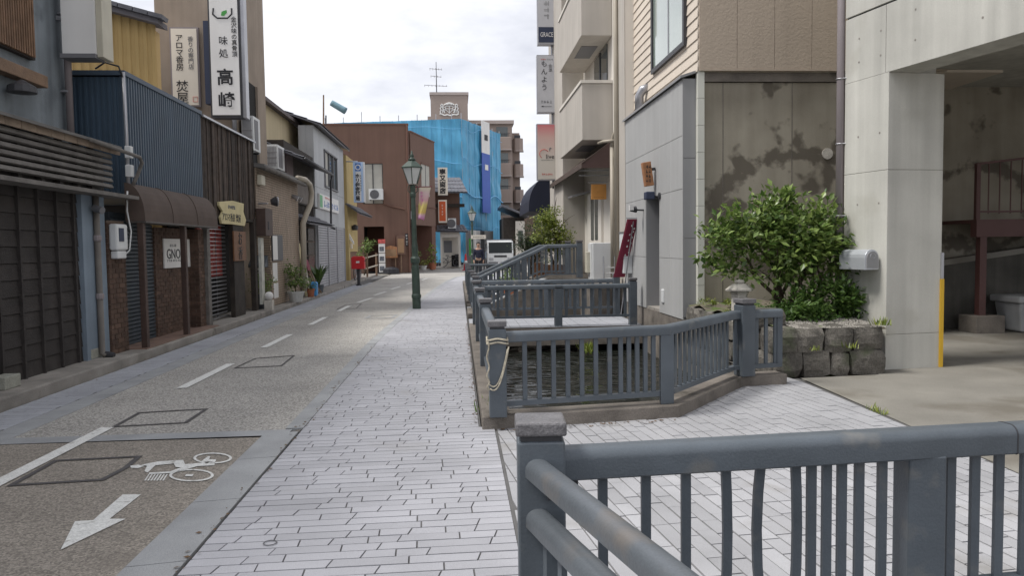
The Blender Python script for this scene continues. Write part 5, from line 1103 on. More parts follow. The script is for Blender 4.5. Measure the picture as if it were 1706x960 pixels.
# ---- person walking towards the camera
def skin(name, pts, edges, rad, m_, parent, lv=2):
    me = bpy.data.meshes.new(name); T = INV[parent.name]; me.from_pydata([T @ Vector(p) for p in pts], edges, []); o = bpy.data.objects.new(name, me); COL.objects.link(o); o.parent = parent
    sk = o.modifiers.new('skin', 'SKIN'); sk.use_smooth_shade = True
    for v, r in zip(me.skin_vertices[0].data, rad): v.radius = (r, r) if not isinstance(r, tuple) else r
    me.skin_vertices[0].data[0].use_root = True; ss = o.modifiers.new('sub', 'SUBSURF'); ss.levels = lv; ss.render_levels = lv; me.materials.append(m_); reg(o, T); return o
p0 = PY(797,420,37.5); X0, Y0 = p0.x, 37.5; zb = .03
t = thing('person', 'person in a dark navy sweater walking towards the camera behind the fence', 'person', (X0,Y0,zb))
def q(x, y, z): return (X0+x, Y0+y, zb+z)
bp = [q(0,0,.95),q(0,0,1.1),q(0,0,1.28),q(0,0,1.42),q(0,-.01,1.52),q(0,-.02,1.60),q(0,-.03,1.68),q(0,-.02,1.76),
      q(.17,0,1.42),q(.23,.02,1.15),q(.24,-.06,.92),q(.24,-.09,.84),q(-.17,0,1.42),q(-.23,-.02,1.15),q(-.23,-.10,.92),q(-.23,-.13,.84),
      q(.09,0,.9),q(.10,-.06,.5),q(.10,.02,.09),q(.10,-.12,.04),q(-.09,0,.9),q(-.10,.08,.5),q(-.10,.22,.12),q(-.10,.12,.04)]
be = [(0,1),(1,2),(2,3),(3,4),(4,5),(5,6),(6,7),(3,8),(8,9),(9,10),(10,11),(3,12),(12,13),(13,14),(14,15),(0,16),(16,17),(17,18),(18,19),(0,20),(20,21),(21,22),(22,23)]
brd = [.12,.12,.13,.11,.055,.075,.088,.075,.065,.045,.032,.035,.065,.045,.032,.035,.085,.055,.038,.035,.085,.055,.038,.035]
for s in (1,-1):
    w0 = 11 if s > 0 else 15; bx = Vector(bp[w0])-Vector((X0,Y0,zb))
    for k in range(5):
        off = (k-2)*.018; i0 = len(bp); L_ = (.05,.075,.085,.08,.06)[k]
        if k == 0: bp += [q(bx.x-s*.03,bx.y-.02,bx.z-.01), q(bx.x-s*.045,bx.y-.03,bx.z-.05)]
        else: bp += [q(bx.x,bx.y+off,bx.z-.05), q(bx.x-s*.01,bx.y+off,bx.z-.05-L_)]
        be += [(w0,i0),(i0,i0+1)]; brd += [.011,.008]
skin('body', bp, be, brd, SKIN, t)
sp_ = bp[:4]+bp[8:11]+bp[12:15]; skin('sweater', [*bp[:4],bp[8],bp[9],bp[10],bp[12],bp[13],bp[14]], [(0,1),(1,2),(2,3),(3,4),(4,5),(5,6),(3,7),(7,8),(8,9)], [(.15,.125),(.16,.13),(.165,.13),(.12,.1),.085,.065,.05,.085,.065,.05], SWEAT, t)
skin('trousers', [q(0,0,1.02),bp[16],bp[17],bp[18],bp[20],bp[21],bp[22]], [(0,1),(1,2),(2,3),(0,4),(4,5),(5,6)], [.14,.105,.075,.06,.105,.075,.06], TROUS, t)
build(MB().lathe(X0,Y0+.005,[(.086,zb+1.68)]+[(.098*math.cos(a*math.pi/14),zb+1.72+.105*math.sin(a*math.pi/14)) for a in range(0,7)]+[(.004,zb+1.826)],16), 'hair', HAIR, t, smooth=True)
for s in (-.03,.03): build(MB().box(X0+s-.011,X0+s+.011,Y0-.122,Y0-.112,zb+1.665,zb+1.677), 'eye', BLACKI, t)
build(MB().ext([(X0-.012,Y0-.115,zb+1.625),(X0+.012,Y0-.115,zb+1.625),(X0,Y0-.112,zb+1.665)], (0,-.022,0)), 'nose', SKIN, t); build(MB().box(X0-.022,X0+.022,Y0-.105,Y0-.098,zb+1.598,zb+1.605), 'mouth', CRIM, t)
for s in (-.094,.086): build(MB().box(X0+s,X0+s+.01,Y0-.04,Y0+.0,zb+1.63,zb+1.69), 'ear', SKIN, t)
# ---- street lamps
def lamp(label, x, y, hgt, lean, s=1.):
    t = thing('street_lamp', label, 'street lamp', (x,y,0), 'green gas-style street lamps'); Lx = lambda z: x+lean*z
    seg = [(.11,.0),(.11,.28),(.125,.29),(.125,.36),(.105,.40),(.10,1.1),(.085,1.18),(.12,1.22),(.125,1.32),(.085,1.38),(.08,1.45),(.085,1.62),(.062,1.75),(.058,2.9),(.075,2.94),(.075,3.0),(.06,3.04),(.07,3.2),(.05,3.24)]
    n = 16; k = hgt/4.1; V = [(Lx(z*k)+r*s*math.cos(2*math.pi*j/n), y+r*s*math.sin(2*math.pi*j/n), z*k) for r, z in seg for j in range(n)]
    build(MB().add(V, [(i*n+j, i*n+(j+1) % n, (i+1)*n+(j+1) % n, (i+1)*n+j) for i in range(len(seg)-1) for j in range(n)]), 'column', GREENM, t, smooth=False)
    def ringz(r, z, nn=6): return [(Lx(z*k)+r*s*math.cos(2*math.pi*j/nn+.5), y+r*s*math.sin(2*math.pi*j/nn+.5), z*k) for j in range(nn)]
    A_, B_ = ringz(.125,3.26), ringz(.27,3.66)
    ln_ = build(MB().add(A_+B_, [(j,(j+1) % 6,(j+1) % 6+6,j+6) for j in range(6)]+[(5,4,3,2,1,0)]), 'lantern', FROST, t)
    for j in range(6): build(MB().cyl(A_[j],B_[j],.012*s,.012*s,6), 'lantern_bar', GREENM, ln_)
    build(MB().add(ringz(.30,3.66)+ringz(.30,3.69)+ringz(.17,3.80)+ringz(.09,3.86), [(i*6+j,i*6+(j+1) % 6,(i+1)*6+(j+1) % 6,(i+1)*6+j) for i in range(3) for j in range(6)]+[(5,4,3,2,1,0)]), 'lantern_roof', GREENM, t)
    m_ = MB(); m_.lathe(Lx(3.9*k), y, [(.09*s,3.86*k),(.105*s,3.89*k),(.05*s,3.93*k),(.045*s,3.96*k),(.06*s,3.99*k),(.03*s,4.03*k),(.02*s,4.10*k),(.004,4.12*k)], 12); build(m_, 'finial', GREENM, t, smooth=True)
    build(MB().lathe(Lx(3.4*k), y, [(.05*s,3.3*k),(.05*s,3.55*k),(.02*s,3.58*k)], 10), 'bulb', BWHITE, ln_)
    for sg in (-1,1): build(MB().tube([(Lx(3.1*k)+sg*.06*s,y,3.02*k),(Lx(3.1*k)+sg*.13*s,y,3.08*k),(Lx(3.1*k)+sg*.12*s,y,3.2*k),(Lx(3.1*k)+sg*.06*s,y,3.24*k)], .012, 6), 'scroll', GREENM, t)
    return t
LP = lamp('tall green street lamp with a hanging pink and yellow pennant, on the sidewalk', -1.12, 20.2, 4.1, -.012)
lamp('distant green street lamp before the blue tarpaulin', .72, 40, 3.74, 0, .9)
t = thing('pennant', 'pink and yellow cloth pennant hanging from the near lamp post', 'banner', (-.8,20.2,2.3))
build(MB().cyl((-1.14,20.2,3.18),(-.66,20.2,3.185),.012,.012,8), 'rod', CRIM, t)
nu, nv = 8, 14; V = []
for j in range(nv+1):
    v = j/nv
    for i in range(nu+1): u = i/nu; xl, xr = -.99-.06*v, -.69-.20*v; V.append((xl+(xr-xl)*u, 20.2+.05*math.sin(u*5+v*3)*v, 3.17-.84*v+.02*math.sin(u*4)*v))
pm = bpy.data.materials.new('pennant_cloth'); pm.use_nodes = True; N = pm.node_tree.nodes; L = pm.node_tree.links
g_ = N.new('ShaderNodeNewGeometry'); sp = N.new('ShaderNodeSeparateXYZ'); mr_ = N.new('ShaderNodeMapRange'); mr_.inputs[1].default_value = 2.33; mr_.inputs[2].default_value = 3.17; cr = N.new('ShaderNodeValToRGB')
cr.color_ramp.elements[0].color = (.62,.2,.45,1); cr.color_ramp.elements[1].color = (.66,.6,.45,1); 
for p_, c_ in ((.12,(.68,.4,.55,1)),(.22,(.68,.5,.15,1)),(.45,(.7,.58,.2,1)),(.6,(.65,.38,.4,1)),(.8,(.68,.5,.5,1))): cr.color_ramp.elements.new(p_).color = c_
L.new(g_.outputs['Position'], sp.inputs[0]); L.new(sp.outputs[2], mr_.inputs[0]); L.new(mr_.outputs[0], cr.inputs[0]); L.new(cr.outputs[0], N['Principled BSDF'].inputs['Base Color']); N['Principled BSDF'].inputs['Roughness'].default_value = .8
mb = MB().add(V, [(j*(nu+1)+i, j*(nu+1)+i+1, (j+1)*(nu+1)+i+1, (j+1)*(nu+1)+i) for j in range(nv) for i in range(nu)]); o = build(mb, 'cloth', pm, t, fix=False, smooth=True)
sm_ = o.modifiers.new('solid', 'SOLIDIFY'); sm_.thickness = .004
marks(mat('pink_print', (.6,.2,.4,1)), t, (-.93,20.185,2.88), .1, .4, 1, 4, 'S', 15)
# ---- windsock streamer and pole on the far roof
t = thing('carp_streamer', 'blue-grey carp streamer with its mast above the far roofs', 'streamer', (-7.5,45,9))
a = PY(539,158,45); b = PY(539,208,45); build(MB().cyl(b,a,.05,.04,8), 'mast', BEAMW, t); a2 = PY(543,192,45); b2 = PY(543,208,45); build(MB().cyl(b2,a2,.04,.04,8), 'short_mast', DARKM, t)
a = PY(552,171,45); b = PY(576,185,45); build(MB().tube([a, a.lerp(b,.15), a.lerp(b,.4), a.lerp(b,.7), a.lerp(b,.88), b], .17, 10, .2), 'streamer', mat('streamer_cloth', (.17,.28,.33,1), .8, .5, 1.2, 0), t, smooth=True)

# ================================================================== RIGHT SIDE
# ---- grey panelled house with cream siding above
t = GH = thing('siding_house', 'house with cream lapped siding above a grey panelled lower wall', 'house', (5,14.5,.3))
XG = 3.65
build(MB().box(XG+.02,5,12.36,13.8,.34,4.26), 'core_wall', GREYD, t); build(MB().box(XG+.02,5,14.82,16.6,.34,4.26), 'core_wall', GREYD, t); build(MB().box(XG+.02,5,13.8,14.82,2.5,4.26), 'core_wall', GREYD, t)
build(MB().box(4.15,4.2,13.75,14.9,.34,2.5), 'door_back', GREYD, t); build(MB().box(XG+.03,4.2,13.8,14.82,.3,.40), 'doorstep', STEP, t)
def gpan(y0, y1, z0, z1):
    m_ = MB().box(XG,XG+.02,y0+.003,y1-.003,z0+.003,z1-.003); k = y0+.05
    while k < y1-.06: m_.box(XG-.004,XG+.001,k,k+.055,z0+.006,z1-.006); k += .075
    build(m_, 'wall_panel', GREYP, t, fix=False)
for z0, z1 in ((.36,1.36),(1.36,2.36),(2.5,3.36),(3.36,4.27)):
    for y0, y1 in ((12.34,13.07),(13.07,13.8),(13.8,14.82),(14.82,15.7),(15.7,16.6)):
        if y0 == 13.8 and z0 < 2.4: continue
        gpan(y0, y1, z0, z1 if z1 != 2.36 else 2.5)
for z in (.4,1.7,3.0): build(MB().box(XG+.002,3.865,12.325,12.36,z,min(z+1.293,4.27)), 'end_panel', GREYD, t)
build(MB().ext([(3.60,12.28,4.27),(3.88,12.28,4.36),(3.88,12.28,4.40),(3.60,12.28,4.31)], (0,4.4,0)), 'coping', GREYD, t)
for i in range(9): z = .5+i*.43; pbox('cream_tile', CREAMT, t, 3.868, 3.975, 12.22, 12.35, z, z+.424)
XS2 = 3.87; z = 4.36
while z < 8.2: pbox('siding_board', SIDING, t, XS2-.012, XS2+.008, 12.21, 17.2, z, z+.176, rot=(.11,'Y')); z += .172
build(MB().box(XS2+.01,9,12.24,17.2,4.36,8.2), 'upper_wall', SIDING, t)
w_ = build(MB().box(XS2-.035,XS2-.02,12.85,14.9,5.0,8.2), 'window', GLASS_REFL, t)
for y0, y1, z0, z1 in ((12.77,12.86,4.92,8.2),(14.89,14.98,4.92,8.2),(12.86,14.89,4.92,5.0)): build(MB().box(XS2-.07,XS2,y0,y1,z0,z1), 'window_frame', DARKM, w_)
build(MB().box(XS2-.045,XS2-.036,13.8,13.86,5.0,8.2), 'window_mullion', ALU, w_)
for i in range(7): x0 = 3.885+i*.615; pbox('sand_panel', SAND, t, x0, x0+.608, 12.185, 12.238, 4.40, 8.2)
build(MB().box(3.885,8,12.18,12.24,4.365,4.398), 'drip_edge', SAND, t)
build(MB().tube([(3.72,15.6,4.35),(3.72,15.6,4.62),(3.78,15.55,4.75),(3.9,15.5,4.78)], .09, 12), 'vent_pipe', ALU, t, smooth=True)
build(MB().box(3.62,3.66,13.45,13.6,.55,.8), 'meter_cover', WPLAST, t, bevel=.02)
o = thing('wooden_sign', 'tilted wooden block sign hung on the grey panelled wall', 'sign', (3.5,14.2,2.7))
a = PX(1079,290,3.5); rt = Vector((1,.15,0)).normalized(); M_ = Matrix.Translation(a) @ Matrix.Rotation(math.radians(-8),4,'Y')
m_ = MB().box(-.085,.075,-.07,.07,-.22,.22); m_.v = [tuple(M_ @ Vector(p)) for p in m_.v]; build(m_, 'block', WOODS, o, bevel=.01)
m_ = MB().box(.076,.15,-.03,.03,.05,.1); m_.v = [tuple(M_ @ Vector(p)) for p in m_.v]; build(m_, 'bracket', DARKM, o)
mk = marks(BLACKI, o, (a.x-.005,a.y-.071,a.z), .1, .34, 2, 4, 'S', 16)
o = thing('flood_light', 'dark square flood light above the grey door recess', 'lamp', (3.5,13.8,2.5)); build(MB().box(3.40,3.56,13.75,13.95,2.42,2.56), 'head', NAVY, o, bevel=.015); build(MB().cyl((3.56,13.9,2.48),(3.66,13.8,2.48),.03,.03,8), 'arm', DARKM, o); build(MB().cyl((3.62,13.72,2.48),(3.66,13.72,2.48),.06,.06,12), 'mount', DARKM, o)
o = thing('flood_light', 'small flood light with a bright lens left of the door recess', 'lamp', (3.5,15,2.3)); build(MB().cyl((3.38,14.98,2.29),(3.5,15.0,2.30),.03,.07,12), 'head', DARKM, o); build(MB().box(3.36,3.44,14.92,15.0,2.28,2.38), 'lens', BWHITE, o); build(MB().cyl((3.5,15.0,2.29),(3.65,14.95,2.28),.018,.018,8), 'arm', DARKM, o)
o = thing('banner', 'crimson banner strip leaning on the wall past the door recess', 'banner', (3.5,15.8,.4))
a = PX(1056,365,3.58); b = G(1022,462,.9) if 0 else PY(1034,462,16.2)
dv = Vector((.0,.12,0)); P_ = [(b.x-.10,b.y,b.z),(b.x+.09,b.y,b.z),(a.x+.09,a.y,a.z),(a.x-.10,a.y,a.z)]
build(MB().ext(P_, (0,.02,0)), 'cloth', CRIM, o); build(MB().ext([(P_[0][0]-.05,b.y+.03,b.z),P_[0],P_[3],(P_[3][0]-.03,a.y+.03,a.z)], (0,.02,0)), 'fold', CRIM, o)
lk = MB(); r = random.Random(9)
for k in range(16):
    u = .15+.75*k/15; c = Vector(P_[0]).lerp(Vector(P_[3]), u).lerp(Vector(P_[1]).lerp(Vector(P_[2]), u), r.choice((.42,.75))); lk.ext([c+Vector((-.012,-.004,-.03)), c+Vector((.012,-.004,-.03)), c+Vector((.03,-.004,.03)), c+Vector((.008,-.004,.03))], (0,.003,0))
build(lk, 'lettering', BWHITE, o); build(MB().cyl((a.x-.16,a.y,a.z+.02),(a.x+.16,a.y,a.z+.02),.012,.012,6), 'rod', ALU, o); build(MB().cyl((b.x,b.y,.1),(a.x,a.y+.02,a.z),.012,.012,6), 'pole', ALU, o)
o = thing('step_ladder', 'small white tubular rack standing behind the footbridge fence', 'rack', (3.4,17.3,0))
for x in (3.32,3.58): build(MB().cyl((x,17.4,.02),(x,17.5,1.35),.016,.016,6), 'upright', ALU, o)
for k in range(9): build(MB().cyl((3.32,17.41+.01*k,.12+.12*k),(3.58,17.41+.01*k,.12+.12*k),.012,.012,6), 'rung', WPLAST, o)
# ---- old retaining wall and garage of fair-faced concrete
struct(MB().box(3.98,7.2,12.3,12.6,.1,4.2), 'old_retaining_wall', STAIN); rw = struct(MB().box(3.98,7.2,12.26,12.6,4.21,4.36), 'old_wall_cap', OLDCON)
build(MB().cyl((6.05,12.28,3.05),(6.05,12.31,3.05),.09,.09,18), 'vent_cap', LANT, rw)
for x in (4.3,5.45,6.3): build(MB().box(x,x+.012,12.296,12.3,.4,4.2), 'joint', OLDCON, rw)
t = GA = thing('concrete_garage', 'fair-faced concrete garage with a wide opening at the right', 'building', (6.5,9,0))
d = Vector((.222,-.975,0)).normalized(); n = Vector((-d.y,d.x,0)); n = n if n.x > 0 else -n; c0 = Vector((5.27,9.15,0)); cB = c0-d*.76
pier = [cB, c0, Vector((6.05,9.26,0)), Vector((6.05,9.26,0))-d*.74]
def pz_(z0, z1, inset=0): 
    cc = sum(pier, Vector())/4; return MB().prism([tuple((cc+(q-cc)*(1-inset)).to_2d()) for q in pier], z0, z1)
for z0, z1 in ((-.02,.44),(.444,2.48),(2.484,3.667)): build(pz_(z0, z1), 'pier_block', CONC, t, bevel=.005)
build(pz_(0,3.6,.03), 'pier_core', CONC_D, t)
q0, q1 = cB, c0+d*7.5
def strip(a, b, th, z0, z1, nm, m_=CONC, off=0, bv=.005): build(MB().prism([tuple(q.to_2d()) for q in (a+n*off, b+n*off, b+n*(off+th), a+n*(off+th))], z0, z1), nm, m_, t, bevel=bv)
strip(q0, c0-d*.06, .78, 3.668, 4.492, 'lintel_block'); strip(c0-d*.054, q1, .43, 3.668, 4.492, 'lintel_block'); strip(q0, q1, .43, 4.515, 8.0, 'upper_wall'); strip(q0+d*.02, q1, .38, 4.4, 4.6, 'groove_core', DARKM, .02, 0)
e = c0+d*6; strip(e, e+d*.8, .78, -.02, 3.66, 'far_pier')
pc = [(5.75,10.1),(6.4,9.0),(7.6,3.0),(18,3),(18,13.6),(7.6,13.6),(6.75,12.24)]
build(MB().prism(pc, 4.4, 8), 'upper_storey', CONC, t)
build(MB().box(7.2,18,13.6,13.9,-.02,4.45), 'back_wall', STAIN2, t)
build(MB().ext([(7.25,13.2,.01),(7.25,13.2,1.0),(18,13.2,2.4),(18,13.2,.01)], (0,.39,0)), 'ramp_side', mat('ramp_dark', (.09,.085,.075,1), .9, .4, 1.5, .3, 40, streak=.4), t)
build(MB().ext([(7.25,13.12,.98),(7.25,13.12,1.08),(18,13.12,2.48),(18,13.12,2.38)], (0,.2,0)), 'ramp_edge', CONC_D, t)
for zz_ in (.34,1.28,2.08,2.95,3.9,4.2):                    # formwork tie holes
    for k, (u, vv) in enumerate(((.25,0),(.62,0))):
        c = cB+d*u*1.0; build(MB().cyl(c+Vector((0,0,zz_))-n*.003, c+Vector((0,0,zz_))+n*.01, .013,.013,10), 'tie_hole', STEP, t)
    for x in (5.43,5.92):
        if zz_ < 3.6: build(MB().cyl((x,9.165+(x-5.27)*.141,zz_),(x,9.2+(x-5.27)*.141,zz_),.016,.016,10), 'tie_hole', STEP, t)
for u in (.4,1.3,2.2):
    for zz_ in (3.95,4.3): c = c0+d*u; build(MB().cyl(c+Vector((0,0,zz_))-n*.003, c+Vector((0,0,zz_))+n*.01, .013,.013,10), 'tie_hole', STEP, t)
build(MB().box(6.03,6.075,9.235,9.30,.0,1.12), 'corner_guard', GUARD, t); build(MB().box(6.035,6.07,9.24,9.30,1.122,1.45), 'corner_rail', ALU, t)
o = thing('downpipe', 'long mauve-grey downpipe on the corner of the concrete garage', 'pipe', (5.05,10,.5)); pp_ = cB-n*.02-d*.06
build(MB().cyl((pp_.x,pp_.y,.5),(pp_.x,pp_.y,8),.05,.05,14), 'pipe', PIPE_P, o, smooth=True)
for z in (1.95,2.9,3.75): build(MB().tube([(pp_.x+.055*math.cos(a),pp_.y+.055*math.sin(a),z) for a in [k*math.pi/8 for k in range(17)]], .007, 5), 'bracket', ALU, o); build(MB().cyl((pp_.x,pp_.y-.05,z),(pp_.x+.17,pp_.y-.16,z),.006,.006,5), 'bracket_arm', ALU, o)
o = thing('mailbox', 'grey metal mailbox with a rounded top on the concrete pier', 'mailbox', (5.1,9.5,1.25))
nr_ = c0-d*.10-n*.13; P_ = []
for k in range(9): a = math.pi*k/8; P_.append(nr_+n*(.105*math.cos(a))+Vector((0,0,1.40+.105*math.sin(a))))
P_ += [nr_-n*.105+Vector((0,0,1.25)), nr_+n*.105+Vector((0,0,1.25))]
build(MB().ext(P_, -d*.46), 'body', ZINC, o, bevel=.004)
build(MB().ext([nr_+(p-nr_-Vector((0,0,1.37)))*.82+Vector((0,0,1.37)) for p in P_], d*.012), 'door', GREYD, o); cc = nr_+d*.012+Vector((0,0,1.42)); build(MB().tube([cc+n*.035*math.cos(k*math.pi/6)+Vector((0,0,.035*math.sin(k*math.pi/6))) for k in range(13)], .006, 5), 'door_ring', ALU, o)
o = build(MB().box(8.95,10.2,12.1,12.9,0,.02) if 0 else MB().ext([(9.55,12.45,.02),(10.25,12.45,.02),(10.32,12.4,.5),(9.48,12.4,.5)], (0,.55,0)), 'bin_body', BIN)
bn = thing('rubbish_bin', 'pale grey lidded bin on the garage floor at right', 'bin', (9.9,12.7,.0)); bpy.data.objects.remove(o)
build(MB().add([(9.55,12.42,.02),(10.25,12.42,.02),(10.25,12.95,.02),(9.55,12.95,.02),(9.47,12.36,.52),(10.33,12.36,.52),(10.33,13.0,.52),(9.47,13.0,.52)], [(3,2,1,0),(4,5,6,7),(0,1,5,4),(1,2,6,5),(2,3,7,6),(3,0,4,7)]), 'body', BIN, bn, bevel=.03); build(MB().box(9.42,10.38,12.30,13.05,.52,.64), 'lid', BIN, bn, bevel=.03)
o = thing('steel_stair', 'brown steel stair landing with thin railings inside the garage', 'stair', (9.5,12.6,0))
Yt = 12.7; xs_l = PY(1622,380,Yt).x; zb_, zt_ = PY(1622,395,Yt).z, PY(1622,366,Yt).z
build(MB().box(xs_l,14,Yt-.08,Yt+.08,zb_,zt_), 'beam', STEELB, o); build(MB().box(xs_l,14,Yt+.08,Yt+.9-.01,zt_-.06,zt_), 'landing', STEELB, o)
x = PY(1634,450,Yt).x; build(MB().box(x-.06,x+.06,Yt-.06,Yt+.06,.3,zb_), 'column', STEELB, o); build(MB().box(x-.22,x+.3,Yt-.22,Yt+.25,.0,.30), 'footing', OLDCON, o, bevel=.01)
zr = PY(1622,272,Yt).z
build(MB().box(xs_l+.02,xs_l+.09,Yt-.035,Yt+.035,zt_,zr), 'newel', STEELB, o)
for z0, dz in ((zr-.03,.04),(zt_+.12,.03)): build(MB().ext([(xs_l+.05,Yt-.02,z0),(14,Yt-.02,z0+.55 if z0 > zt_+.5 else z0),(14,Yt-.02,z0+dz+.55 if z0 > zt_+.5 else z0+dz),(xs_l+.05,Yt-.02,z0+dz)], (0,.04,0)), 'handrail', STEELB, o)
for k in range(11): pbox('railing_bar', STEELB, o, xs_l+.25+k*.2, xs_l+.265+k*.2, Yt-.008, Yt+.008, zt_+.1, zr+.02*k)
build(MB().cyl((xs_l-.1,13.58,2.75),(xs_l-.1,13.6,2.75),.08,.08,16), 'vent_cap', LANT, GA)
# ---- walled garden
gw = thing('garden_wall', 'dry-laid garden wall of dark rounded stones beside the canal', 'stone wall', (4.3,8.9,0))
def stone(x0, x1, y0, y1, z0, z1, seed):
    r = random.Random(seed); c = Vector(((x0+x1)/2,(y0+y1)/2,(z0+z1)/2)); h = Vector(((x1-x0)/2,(y1-y0)/2,(z1-z0)/2)); b = bmesh.new(); bmesh.ops.create_cube(b, size=2); bmesh.ops.subdivide_edges(b, edges=b.edges, cuts=2, use_grid_fill=True)
    mb = MB(); k = {}; sk = Vector((r.uniform(-.12,.12), r.uniform(-.12,.12), r.uniform(-.12,.12)))
    for i, v in enumerate(b.verts):
        p = v.co.copy(); e_ = 5.0; q = p*(1/((abs(p.x)**e_+abs(p.y)**e_+abs(p.z)**e_)**(1/e_)))**.85
        q += Vector((r.uniform(-1,1), r.uniform(-1,1), r.uniform(-1,1)))*.055; q.x += sk.x*q.z; q.z += sk.z*q.x+sk.y*q.y*.5; mb.v.append(tuple(c+Vector((q.x*h.x, q.y*h.y, q.z*h.z)))); k[v.index] = i
    b.verts.index_update(); mb.f = [tuple(v.index for v in f.verts) for f in b.faces]; b.free(); build(mb, 'stone', STONE, gw, smooth=False)
r = random.Random(2); sd = 0
for z0, z1, cuts in ((-.02,.31,(3.72,4.06,4.42,4.66,5.13)),(.27,.585,(3.70,3.98,4.33,4.70,5.10))):
    for a, b in zip(cuts, cuts[1:]): stone(a-.005, b+.005, 8.78+.07*(a-3.7), 9.25, z0, z1+r.uniform(0,.02), sd); sd += 1
z = -.62
for row in range(4):
    y = 8.85-(.1 if row % 2 else 0); hh = .31
    while y < 12.2: l = r.uniform(.3,.52); stone(3.66+r.uniform(0,.03), 4.0, y, min(y+l,12.3)+.01, z, z+hh, sd); sd += 1; y += l
    z += hh-.01
build(MB().box(3.78,5.0,8.98,12.2,-.5,.5), 'wall_fill', SOIL, gw)
gs = MB(); nx, ny = 16, 26; V = []
for j in range(ny+1):
    for i in range(nx+1):
        x = 3.72+(5.12-3.72)*i/nx+(.9*j/ny*(i/nx)); y = 8.86+3.42*j/ny; V.append((x, y, .55+.08*math.sin(x*3+y)*.4+.10*(j/ny)+.04*math.sin(x*9)*math.cos(y*7)))
gs.add(V, [(j*(nx+1)+i, j*(nx+1)+i+1, (j+1)*(nx+1)+i+1, (j+1)*(nx+1)+i) for j in range(ny) for i in range(nx)]); struct(gs, 'garden_soil', SOIL, fix=False, smooth=True)
gm = MB(); r = random.Random(6)
for _ in range(2600):
    x = r.uniform(4.0,5.08); y = r.uniform(8.86,9.75); s = r.uniform(.008,.018); z = .575+.05*(y-8.86); a = r.uniform(0,3)
    gm.add([(x+s*math.cos(a+k*2.094),y+s*math.sin(a+k*2.094),z) for k in range(3)]+[(x,y,z+s*.9)], [(0,1,3),(1,2,3),(2,0,3)])
o = build(gm, 'gravel', GRAVEL, fix=False); tag(o, 'pale gravel bed behind the garden stones', 'gravel'); o['kind'] = 'stuff'
# the shrub: several stems, a broad layered crown
t = thing('garden_shrub', 'broad glossy green shrub spreading over the garden wall', 'shrub', (4.5,10.2,.6))
limbs('stem', t, (4.45,10.3,.55), [(3.6,10.1,1.75),(4.0,10.2,2.0),(4.3,10.0,2.15),(4.75,10.4,2.0),(5.2,10.3,1.8),(4.9,9.9,1.6),(4.1,9.8,1.5)], .032, 5)
limbs('stem', t, (4.75,10.1,.55), [(4.6,9.9,1.5),(5.0,10.2,1.7),(5.3,10.0,1.5),(4.4,9.8,1.4)], .026, 15)
leaves('crown', LEAF_S, t, [(3.55,10.2,1.55,.36,.4,.24),(3.95,10.2,1.78,.42,.5,.34),(4.3,10.2,2.0,.26,.35,.26),(4.6,10.1,1.72,.5,.55,.40),(5.0,10.1,1.55,.42,.5,.34),(4.35,9.95,1.45,.5,.4,.30),(5.15,9.95,1.30,.28,.35,.2),(4.22,10.25,2.16,.09,.1,.12),(3.4,10.1,1.72,.16,.2,.14),(4.95,10.2,1.98,.2,.25,.16),(3.75,10.0,1.3,.25,.25,.12),(5.35,10.1,1.6,.12,.2,.14)], 6200, .112, 31, shell=.42, asp=.5)
t = thing('low_bush', 'low dark bush beneath the big shrub beside the pier', 'bush', (4.9,9.7,.58)); limbs('stem', t, (4.9,9.7,.55), [(4.5,9.6,.85),(5.1,9.6,.95),(5.25,9.8,.8)], .015, 7)
leaves('crown', LEAF_D, t, [(4.35,9.65,.72,.38,.35,.22),(4.85,9.7,.86,.32,.32,.24),(5.18,9.6,.76,.24,.25,.18),(4.6,9.6,.66,.4,.3,.14)], 3800, .085, 33, shell=.15)
t = thing('moss_patch', 'light green moss and weeds beside the stone lantern', 'weeds', (3.9,11,.6)); leaves('tufts', LEAF_Y, t, [(4.1,11.6,.70,.45,.4,.05),(3.85,10.6,.64,.2,.6,.05)], 900, .04, 35, shell=.0, up=.1)
t = thing('stone_lantern', 'small pale stone lantern with a hat-shaped roof in the garden', 'stone lantern', (3.95,10.0,.6)); a = PY(1238,497,10.0); lx = a.x-.05
build(MB().lathe(lx,10.0,[(.11,.56),(.11,.92),(.125,.94)],6), 'fire_box', LANT, t); build(MB().lathe(lx,10.0,[(.19,.97),(.195,.99),(.10,1.06),(.05,1.07)],6), 'roof', LANT, t); build(MB().lathe(lx,10.0,[(.13,.94),(.12,.97)],6), 'neck', LANT, t); build(MB().lathe(lx,10.0,[(.06,1.07),(.075,1.09),(.05,1.115),(.01,1.12)],10), 'finial', LANT, t, smooth=True)
build(MB().box(lx-.045,lx+.045,9.88,9.92,.72,.88), 'window', DARK, t)
t = thing('garden_rock', 'rounded brownish rock behind the fence post by the lantern', 'rock', (3.9,9.3,.55)); gw_keep = gw; gw = t; stone(3.62,4.02,9.15,9.5,.52,.80,99); gw = gw_keep
